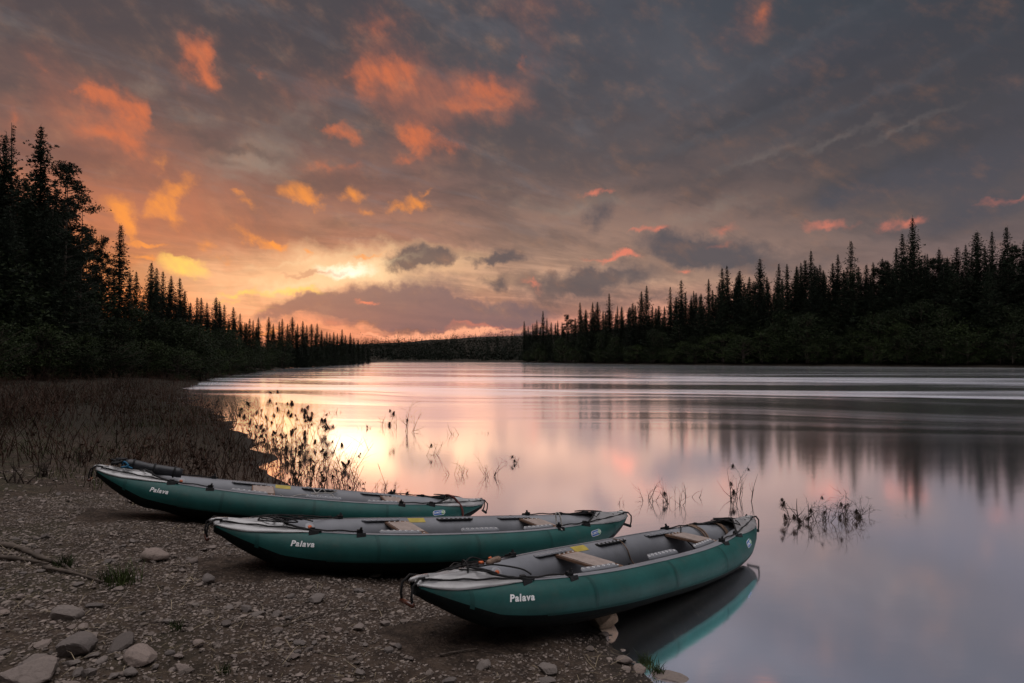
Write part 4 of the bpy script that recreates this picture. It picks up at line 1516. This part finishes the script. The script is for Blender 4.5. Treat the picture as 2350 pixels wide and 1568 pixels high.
tv, tf_ = tri_cloud(cl + np.stack([rs.normal(size=len(cl)) * .04, rs.normal(size=len(cl)) * .04, .06 + .28 * rs.rand(len(cl))], 1), .035, rs, 1.3, 3)
brush = mesh_np('dry_brush', np.vstack([Vm, tv]), [tuple(f) for f in Fm] + [tuple(f) for f in (tf_ + len(Vm))])
tag(link('dry_brush', brush, M['brush']), 'brown leafless brush covering the flat between beach and left wood', 'brush', None, 'stuff')
# rough grass among it
P2 = scatter(52000, -30, -.5, 6.5, 30, rs, lambda X, Y, sd: (sd > .5) & (front(X, Y) > -1.6) & (rs.rand(len(X)) < np.clip(10 / Y, .15, 1) * sstep(vnoise(X * .6 + 1, Y * .6 + 8), -.12, .2)) & off_boats(X, Y, .06) & (X / Y > -.92))
Vm, Fm = stems_mesh(P2, .05 + .13 * rs.rand(len(P2)), rs, .004, 0, .8)
tag(link('rough_grass', mesh_np('rough_grass', Vm, Fm), M['turf']), 'short rough grass at the foot of the brown brush', 'grass', None, 'stuff')
# dry straw and twig litter on the beach
P3 = scatter(5200, -6.5, 2.2, 2.4, 8.5, rs, lambda X, Y, sd: (sd > .02) & off_boats(X, Y, 0.02) & (rs.rand(len(X)) < .25 + .75 * sstep(vnoise(X * 1.1 + 5, Y * 1.1), -.15, .2)))
k = len(P3)
L3 = .03 + .16 * rs.rand(k) ** 2
an = rs.rand(k) * 6.28
dv = np.stack([np.cos(an), np.sin(an), rs.rand(k) * .35], 1) * L3[:, None]
A = P3 + np.array([0, 0, .008])
Bm = A + dv * .5 + rs.normal(size=(k, 3)) * .008
C_ = A + dv
wv = np.stack([-np.sin(an), np.cos(an), 0 * an], 1) * .0013
Vs = np.stack([A - wv, A + wv, Bm + wv + [0, 0, .004], Bm - wv + [0, 0, .004], C_], 1).reshape(-1, 3)
ix = np.arange(k)[:, None] * 5
Fs = [tuple(f) for f in np.concatenate([ix, ix + 1, ix + 2, ix + 3], 1)] + [tuple(f) for f in np.concatenate([ix + 3, ix + 2, ix + 4], 1)]
tag(link('straw_litter', mesh_np('straw_litter', Vs, Fs), M['straw']), 'pale bits of straw and twig strewn over the gravel', 'litter', None, 'stuff')


# ------------------------------------------------------------------ stones
def ico(n_):
    import bmesh
    bm = bmesh.new()
    bmesh.ops.create_icosphere(bm, subdivisions=n_, radius=1)
    V = np.array([v.co[:] for v in bm.verts])
    F = np.array([[v.index for v in f.verts] for f in bm.faces])
    bm.free()
    return V, F


I1, I2, I3 = ico(1), ico(2), ico(4)


def rock(rs, I, cuts=9, rough=.05, flat=.6, rnd_=.12):
    V, F = I
    N = rs.normal(size=(cuts, 3))
    N /= np.linalg.norm(N, axis=1)[:, None]
    D = .55 + .4 * rs.rand(cuts)
    dot = V @ N.T
    with np.errstate(divide='ignore', invalid='ignore'):
        r = np.where(dot > 1e-3, D / np.maximum(dot, 1e-3), 9).min(1)
    r = np.minimum(r, 1.0)
    r = r * (1 - rnd_) + rnd_ * .8
    if rough and len(V) > 100:
        r = r * (1 + rough * 1.2 * (vnoise(V[:, 0] * 3 + 7, V[:, 1] * 3 + V[:, 2] * 2)) + rough * .6 * vnoise(V[:, 0] * 9, V[:, 1] * 9 + V[:, 2] * 7))
    return V * r[:, None] * np.array([1, .62 + .35 * rs.rand(), flat]), F


def stone_mat(name, c1, c2, c3, island=False, sc_=9):
    m, n, b = mat(name)
    co = n.new('ShaderNodeTexCoord').outputs['Object']
    if island:
        co = n.new('ShaderNodeNewGeometry').outputs['Position']
        f = n.new('ShaderNodeNewGeometry').outputs['Random Per Island']
    else:
        f = n.new('ShaderNodeObjectInfo').outputs['Random']
    c = n.ramp(f, [(0, (*c1, 1)), (.45, (*c2, 1)), (.8, (*c3, 1)), (1, (*[x * .6 for x in c1], 1))])
    g = n.noise(co, sc_, 6, .65)
    c = n.mix(n.m('MULTIPLY', n.smooth(g, .45, .75), .5), c, (.07, .058, .05, 1))
    c = n.mix(n.m('MULTIPLY', n.smooth(n.noise(co, sc_ * 6, 3, .6), .55, .7), .3), c, (.34, .29, .26, 1))
    n.put(b.inputs['Base Color'], c)
    b.inputs['Roughness'].default_value = .78
    b.inputs['Specular IOR Level'].default_value = .3
    bp = n.new('ShaderNodeBump')
    bp.inputs['Strength'].default_value = .5
    bp.inputs['Distance'].default_value = .006
    n.put(bp.inputs['Height'], n.noise(co, sc_ * 4, 6, .7))
    n.put(b.inputs['Normal'], bp.outputs[0])
    return m


M['pebble'] = stone_mat('pebble', (.10, .078, .066), (.18, .143, .122), (.31, .25, .215), True, 30)
M['stone'] = stone_mat('field_stone', (.12, .10, .092), (.18, .15, .135), (.26, .20, .172), False, 7)
M['tan_rock'] = stone_mat('tan_rock', (.36, .25, .17), (.36, .25, .17), (.36, .25, .17), False, 9)
rs = np.random.RandomState(33)
protos = [rock(rs, I1, 7, 0, .5) for _ in range(12)]


def gravel(n_, size, seed, dens, region):
    rs = np.random.RandomState(seed)
    P = scatter(n_, *region, rs, lambda X, Y, sd: (sd > -.22) & off_boats(X, Y, -.16) & (rs.rand(len(X)) < dens(X, Y, sd)))
    VV, FF, o = [], [], 0
    for p in P:
        V, F = protos[rs.randint(12)]
        s = size * (.45 + 1.1 * rs.rand() ** 2.2)
        a = rs.rand() * 6.28
        c_, s_ = math.cos(a), math.sin(a)
        W = V * s
        W = np.stack([W[:, 0] * c_ - W[:, 1] * s_, W[:, 0] * s_ + W[:, 1] * c_, W[:, 2] + W[:, 0] * rs.normal() * .2], 1) + p + [0, 0, s * .16]
        VV.append(W)
        FF.append(F + o)
        o += len(V)
    return np.vstack(VV), np.vstack(FF)


stony = lambda X, Y: np.clip(.50 + .75 * sstep(-X + .25 * vnoise(X * 1.3, Y * 1.3) * 8, -.4, 2.2) * (1 - sstep(Y, 5.5, 8.5)) + vnoise(X * 1.7 + 2, Y * 1.7) * .9, .12, 1)
g1 = gravel(70000, .011, 1, lambda X, Y, sd: stony(X, Y), (-5.2, 1.8, 2.3, 7.5))
g2 = gravel(6000, .022, 2, lambda X, Y, sd: stony(X, Y), (-6.5, 1.8, 2.3, 9))
V = np.vstack([g1[0], g2[0]])
F = np.vstack([g1[1], g2[1] + len(g1[0])])
tag(link('gravel', mesh_np('gravel', V, F), M['pebble']), 'loose gravel and pebbles covering the beach', 'gravel', None, 'stuff')

rs = np.random.RandomState(51)
big_protos = []
for k in range(10):
    V, F = rock(rs, I3 if k < 6 else I2, 11, .06, .46, .06)
    me = mesh_np('stone', V, F, False)
    me.materials.append(M['stone'])
    big_protos.append(me)


def put_stone(px, py, wpx, label, group=None, proto=None, sx=1.0, sz=1.0, rot=None, name='stone', mt=None, sink=.25, own=None):
    p = at(px, py, .25)
    for _ in range(4):
        p = at(px, py, ground_z(p.x, p.y))
    size = wpx / FPX * p.y / 2 / .92
    me = own or big_protos[proto if proto is not None else rs.randint(10)]
    o = link(name, me)
    o.location = (p.x, p.y, p.z + size * sz * .5 * (1 - 2 * sink))
    o.rotation_euler = (rs.normal() * .12, rs.normal() * .12, rs.rand() * 6.28 if rot is None else rot)
    o.scale = (size * sx, size, size * sz)
    tag(o, label, 'stone', group)
    return o


put_stone(175, 1500, 84, 'large pale angular block with a flat top in the gravel', None, 0, 1, 1.5, .4)
put_stone(56, 1562, 130, 'broad flat slab cut by the bottom left corner of the view', None, 1, 1.1, .9, .2)
put_stone(322, 1517, 74, 'wedge shaped pale stone with a sloping face, right of the pale angular block', None, 2, 1, 1.2, 2.5)
put_stone(155, 1418, 66, 'smooth rounded grey boulder above the pale angular block', None, 3, 1, 1.1, .1)
put_stone(88, 1522, 62, 'low rounded stone between the flat slab and the pale angular block', None, 4, 1, 1)
put_stone(357, 1284, 56, 'dark pointed stone on the beach below the bow of the farthest canoe', None, 5, 1, 1.2)
put_stone(477, 1337, 36, 'pale egg shaped stone below the bow of the middle canoe', None, 3, 1, 1.4)
put_stone(728, 1380, 38, 'small pale stone alone on bare ground below the middle canoe', None, 2, 1, 1.2)
put_stone(884, 1434, 26, 'small smooth oval stone left of the nearest canoe hull', None, 3, 1, 1)
put_stone(275, 1485, 70, 'low dull stone sunk in the gravel above the sloping stone', None, 6, 1.2, .7)
put_stone(310, 1150, 56, 'long low stone near the hull of the farthest canoe', None, 7, 1.3, .7)
put_stone(1260, 1540, 50, 'cracked grey stone at the bottom edge, below the tan rock', None, 0, 1, .9)
put_stone(1110, 1530, 40, 'small pale stone in dark soil left of the cracked grey stone', None, 4, 1, 1)
put_stone(1432, 1520, 44, 'wet dark stone at the edge of the water', None, 8, 1, .9)
put_stone(1545, 1562, 80, 'flat wet stone at the edge of the water by the bottom of the view', None, 7, 1.2, .5)
V, F = rock(np.random.RandomState(3), I3, 12, .07, .85, .05)
trk = mesh_np('rock', V, F, False)
trk.materials.append(M['tan_rock'])
put_stone(1386, 1440, 66, 'tan rock propping the hull of the nearest canoe at the waterline', None, None, 1, 1.0, .5, 'rock', None, .1, trk)
lab_s = 'grey stone lying loose among the gravel of the beach'
for k in range(130):
    for _ in range(40):
        px, py = rs.uniform(-20, 1500), rs.uniform(1130, 1575)
        p = at(px, py, .25)
        X, Y = np.array([p.x]), np.array([p.y])
        if shore(X, Y)[0] > .1 and off_boats(X, Y, .12)[0] and rs.rand() < stony(X, Y)[0] ** 1.3: break
    wpx = rs.uniform(12, 30) * (py - 821) / 560
    put_stone(px, py, wpx, lab_s, 'grey stones lying among the gravel', rs.randint(10), rs.uniform(.9, 1.35), rs.uniform(.7, 1.4))


# ------------------------------------------------------------------ grass tufts, driftwood, roots
def tuft(px, py, hpx, n_, label, group, col='grass'):
    p = at(px, py, .25)
    for _ in range(4):
        p = at(px, py, max(0, ground_z(p.x, p.y)))
    h = hpx / FPX * p.y
    rs = np.random.RandomState(int(px))
    Pf = np.stack([rs.normal(size=n_) * h * .35, rs.normal(size=n_) * h * .35, np.zeros(n_)], 1)
    Vm, Fm = stems_mesh(Pf, h * (.4 + .7 * rs.rand(n_)), rs, .0028, 0, .7)
    o = link('grass_tuft', mesh_np('grass_tuft', Vm, Fm), M[col])
    o.location = p
    return tag(o, label, 'grass tuft', group)


tuft(150, 1302, 26, 90, 'bright green grass tuft alone on the stony beach', None)
tuft(280, 1340, 46, 90, 'taller yellowish green grass tuft right of the bright one', None)
tuft(250, 1335, 34, 50, 'thin grass tuft growing beside the taller yellowish one', None)
tuft(1480, 1522, 24, 70, 'grass tuft on the shoreline, upper one of a pair by the wet stones', None)
tuft(1510, 1545, 22, 60, 'grass tuft on the shoreline, lower one of a pair by the wet stones', None)
tuft(405, 1445, 24, 30, 'sparse green sprout among the stones below the dark pointed stone', None)
tuft(515, 1545, 22, 24, 'little sprout at the bottom of the beach right of the sloping stone', None)


def drift(name, pts_px, r0, label, cat, lift=.02):
    pts = []
    for px, py in pts_px:
        p = at(px, py, .3)
        for _ in range(4): p = at(px, py, ground_z(p.x, p.y))
        pts.append(p + Vector((0, 0, lift)))
    sp_ = spline(pts, 6)
    mb = MB()
    mb.tube(sp_, [r0 * (1 - .7 * k / len(sp_)) * (1 + .25 * math.sin(k * 1.7)) for k in range(len(sp_))], 7)
    return tag(link(name, mb.mesh(name, True), simple(name + '_wood', (.10, .078, .064), .85, .2, .35, 12)), label, cat)


drift('driftwood', [(-20, 1252), (40, 1262), (90, 1284), (140, 1300), (165, 1318)], .024, 'long weathered branch half buried at the left edge of the beach', 'driftwood')
drift('driftwood', [(-20, 1282), (50, 1290), (110, 1300)], .020, 'shorter weathered branch lying just below the long one', 'driftwood')
drift('driftwood', [(100, 1308), (170, 1322), (235, 1342)], .016, 'grey stick lying among stones right of the weathered branches', 'driftwood')
drift('stick', [(650, 1440), (720, 1418), (790, 1400)], .006, 'thin straight pale stick on bare gravel below the middle canoe', 'stick', .012)
drift('stick', [(1010, 1508), (1050, 1500), (1095, 1493)], .007, 'thin bent pale twig on dark soil below the nearest canoe', 'stick', .012)
drift('mooring_cord', [(150, 1150), (190, 1163), (225, 1160), (250, 1148)], .006, 'thin green cord trailing on the ground from the farthest canoe', 'cord', .02)


# ------------------------------------------------------------------ drowned shrubs standing in the water
def branchy(rs, p, d, L, r, depth, mb, tips):
    nseg = 5
    pts, rr0 = [p], [r]
    q = Vector(p)
    dd = Vector(d).normalized()
    for k in range(nseg):
        dd = (dd + Vector(rs.normal(size=3) * .16) + Vector((0, 0, .05))).normalized()
        q = q + dd * L / nseg
        pts.append(q.copy())
        rr0.append(r * (1 - .8 * (k + 1) / nseg))
    mb.tube(pts, rr0, 4, False)
    tips += pts[2:]
    if depth > 0:
        for _ in range(rs.randint(3, 6)):
            t = rs.randint(1, nseg + 1)
            nd = (dd + Vector(rs.normal(size=3) * np.array([.75, .75, .5]))).normalized()
            branchy(rs, pts[t], nd, L * (.35 + .35 * rs.rand()), max(.0016, rr0[t] * .7), depth - 1, mb, tips)


def clump_mesh(rs, size):
    """a hanging wad of flood debris: matted core with strands"""
    V, F = rock(rs, I2, 6, .3, 1.25, .35)
    V = V * size * np.array([.42, .4, .75]) * (1 + .35 * vnoise(V[:, 0] * 4, V[:, 2] * 4))[:, None]
    n_ = 54
    Pf = rs.normal(size=(n_, 3)) * size * np.array([.34, .34, .3])
    Vs, Fs = stems_mesh(Pf, -size * (.7 + 1.0 * rs.rand(n_)), rs, size * .032, 1, .6)
    return mesh_np('debris_clump', np.vstack([V, Vs]), [tuple(f) for f in F] + [tuple(f) for f in (Fs + len(V))])


def shrub(px, py, wpx, hpx, n_, depth, clumps, label, group=None, seed=None, lean=0.0, thick=.005):
    rs = np.random.RandomState(seed if seed is not None else int(px * 7 + py))
    p = at(px, py, 0)
    k = p.y / FPX
    W_, H_ = wpx * k, hpx * k
    mb, tips = MB(), []
    for q in range(n_):
        x = rs.uniform(-.5, .5) * W_ * .8
        y = rs.normal() * W_ * .15
        d = Vector((rs.normal() * .28 + lean + x / max(W_, .01) * .5, rs.normal() * .3, 1))
        branchy(rs, Vector((x, y, -.06)), d, H_ * (.45 + .6 * rs.rand()), thick * (.6 + .6 * rs.rand()) * max(1, p.y / 12), depth, mb, tips)
    root = empty('drowned_shrub', p)
    tag(root, label, 'shrub', group)
    link('branches', mb.mesh('branches'), M['twig'], root)
    for c in range(clumps):
        t = tips[rs.randint(len(tips))]
        o = link('debris_clump', clump_mesh(rs, (.024 + .034 * rs.rand()) * max(.8, p.y / 11)), M['debris'], root)
        o.location = (t.x, t.y, max(.03, min(t.z, H_ * .9)))
        o.rotation_euler = (rs.normal() * .3, rs.normal() * .3, rs.rand() * 6)
    return root


rs = np.random.RandomState(71)
edge = [(572, 985), (592, 1000), (606, 975), (622, 1012), (640, 985), (652, 1022), (668, 1000), (676, 1050), (690, 985), (700, 1030), (712, 1075), (720, 1005), (664, 1075), (690, 1100), (735, 1060), (640, 1050), (615, 1035), (748, 1012)]
for px, py in edge:
    shrub(px, py, rs.uniform(26, 46), rs.uniform(55, 85), rs.randint(4, 7), 2, rs.randint(4, 8), 'dark drowned shrub hung with flood debris, in the thicket at the brush edge', 'debris hung shrubs at the edge of the brush')
shrub(716, 990, 40, 62, 5, 2, 6, 'drowned shrub with a big dark wad on top, tallest behind the thicket', None, 5)
shrub(775, 1078, 56, 66, 6, 2, 6, 'drowned shrub leaning right, just outside the thicket, with hanging wads', None, 8, .3)
shrub(770, 948, 60, 16, 8, 0, 0, 'thin row of twigs in still water behind the thicket', None, 3)
shrub(832, 985, 40, 22, 7, 0, 1, 'short twigs by one dark stub, left of the tall twiggy shrub', None, 4)
shrub(895, 978, 60, 34, 9, 1, 1, 'row of low twigs left of the tall twiggy shrub', None, 12)
shrub(938, 992, 50, 78, 5, 2, 3, 'tall twiggy shrub with a dark wad caught halfway up its stem', None, 16, .05, .006)
shrub(985, 1045, 70, 46, 5, 1, 1, 'low shrub with a branch reaching right and one hanging wad', None, 18, .9)
shrub(1045, 998, 36, 36, 6, 0, 0, 'upright thin twigs alone in open water', None, 2)
shrub(1105, 995, 44, 14, 6, 0, 0, 'row of very short twig ends in open water', None, 6)
shrub(1052, 1090, 50, 44, 8, 1, 0, 'twig clump in front of the upright thin twigs', None, 21)
shrub(1128, 1092, 50, 56, 7, 1, 0, 'loose twig clump left of the floating tangled wad', None, 22)
shrub(1182, 1062, 44, 34, 5, 1, 2, 'tangled twig with a dark wad at the waterline', None, 23)
shrub(850, 1125, 66, 36, 7, 1, 0, 'twig clump rising behind the side of the farthest canoe', None, 24, .5)
shrub(905, 1142, 50, 46, 5, 2, 4, 'arching drowned branch with a heavy wad, behind the farthest canoe stern', None, 25, .9, .007)
shrub(1428, 1158, 30, 28, 4, 1, 0, 'few bent twigs just beyond the stern of the middle canoe', None, 26)
shrub(1490, 1150, 40, 54, 6, 1, 0, 'thin upright twigs in open water between the two right sterns', None, 27)
shrub(1540, 1156, 46, 56, 9, 1, 1, 'denser twig clump right of the thin upright twigs', None, 28)
shrub(1590, 1142, 30, 46, 4, 0, 0, 'two long leaning twigs left of the big wad', None, 29, .4)
shrub(1695, 1148, 56, 80, 8, 1, 5, 'drowned shrub with a big pointed wad, behind the nearest stern', None, 30, .02, .006)
shrub(1826, 1196, 30, 56, 4, 1, 3, 'left stump of the tangled thicket in open water', None, 31, 0, .007)
shrub(1850, 1202, 40, 66, 6, 1, 4, 'thick dark stump hung with debris in the tangled thicket', None, 32, .05, .009)
shrub(1905, 1196, 90, 60, 14, 2, 5, 'wide arching tangle of branches in the middle of the thicket', None, 33, .2, .006)
shrub(1965, 1190, 76, 48, 11, 2, 5, 'right end of the tangled thicket, with branches leaning right', None, 34, .4, .006)
shrub(2062, 1182, 28, 18, 4, 1, 0, 'tiny twig standing alone right of the tangled thicket', None, 35)
shrub(2166, 1196, 10, 14, 2, 0, 0, 'single short twig end farthest right in the open water', None, 36)
# a dead bush on the bank at the left edge
def bank_bush(px, py, hpx, n_, label, seed):
    rs = np.random.RandomState(seed)
    p = at(px, py, .5)
    for _ in range(4): p = at(px, py, ground_z(p.x, p.y))
    H_ = hpx / FPX * p.y
    mb, tips = MB(), []
    for q in range(n_):
        branchy(rs, Vector((rs.normal() * .04, rs.normal() * .04, -.03)), Vector((rs.normal() * .4, rs.normal() * .4, 1)), H_ * (.5 + .5 * rs.rand()), .011, 2, mb, tips)
    o = empty('dead_bush', p)
    tag(o, label, 'bush')
    link('branches', mb.mesh('branches'), M['twig'], o)


bank_bush(40, 1110, 70, 5, 'gnarled leafless bush standing on turf near the left edge', 3)
bank_bush(105, 1095, 50, 5, 'low leafless bush right of the gnarled one', 4)
bank_bush(185, 1060, 48, 5, 'leafless bush behind the bow of the farthest canoe', 5)
bank_bush(470, 1075, 44, 6, 'leafless bush behind the middle of the farthest canoe', 6)
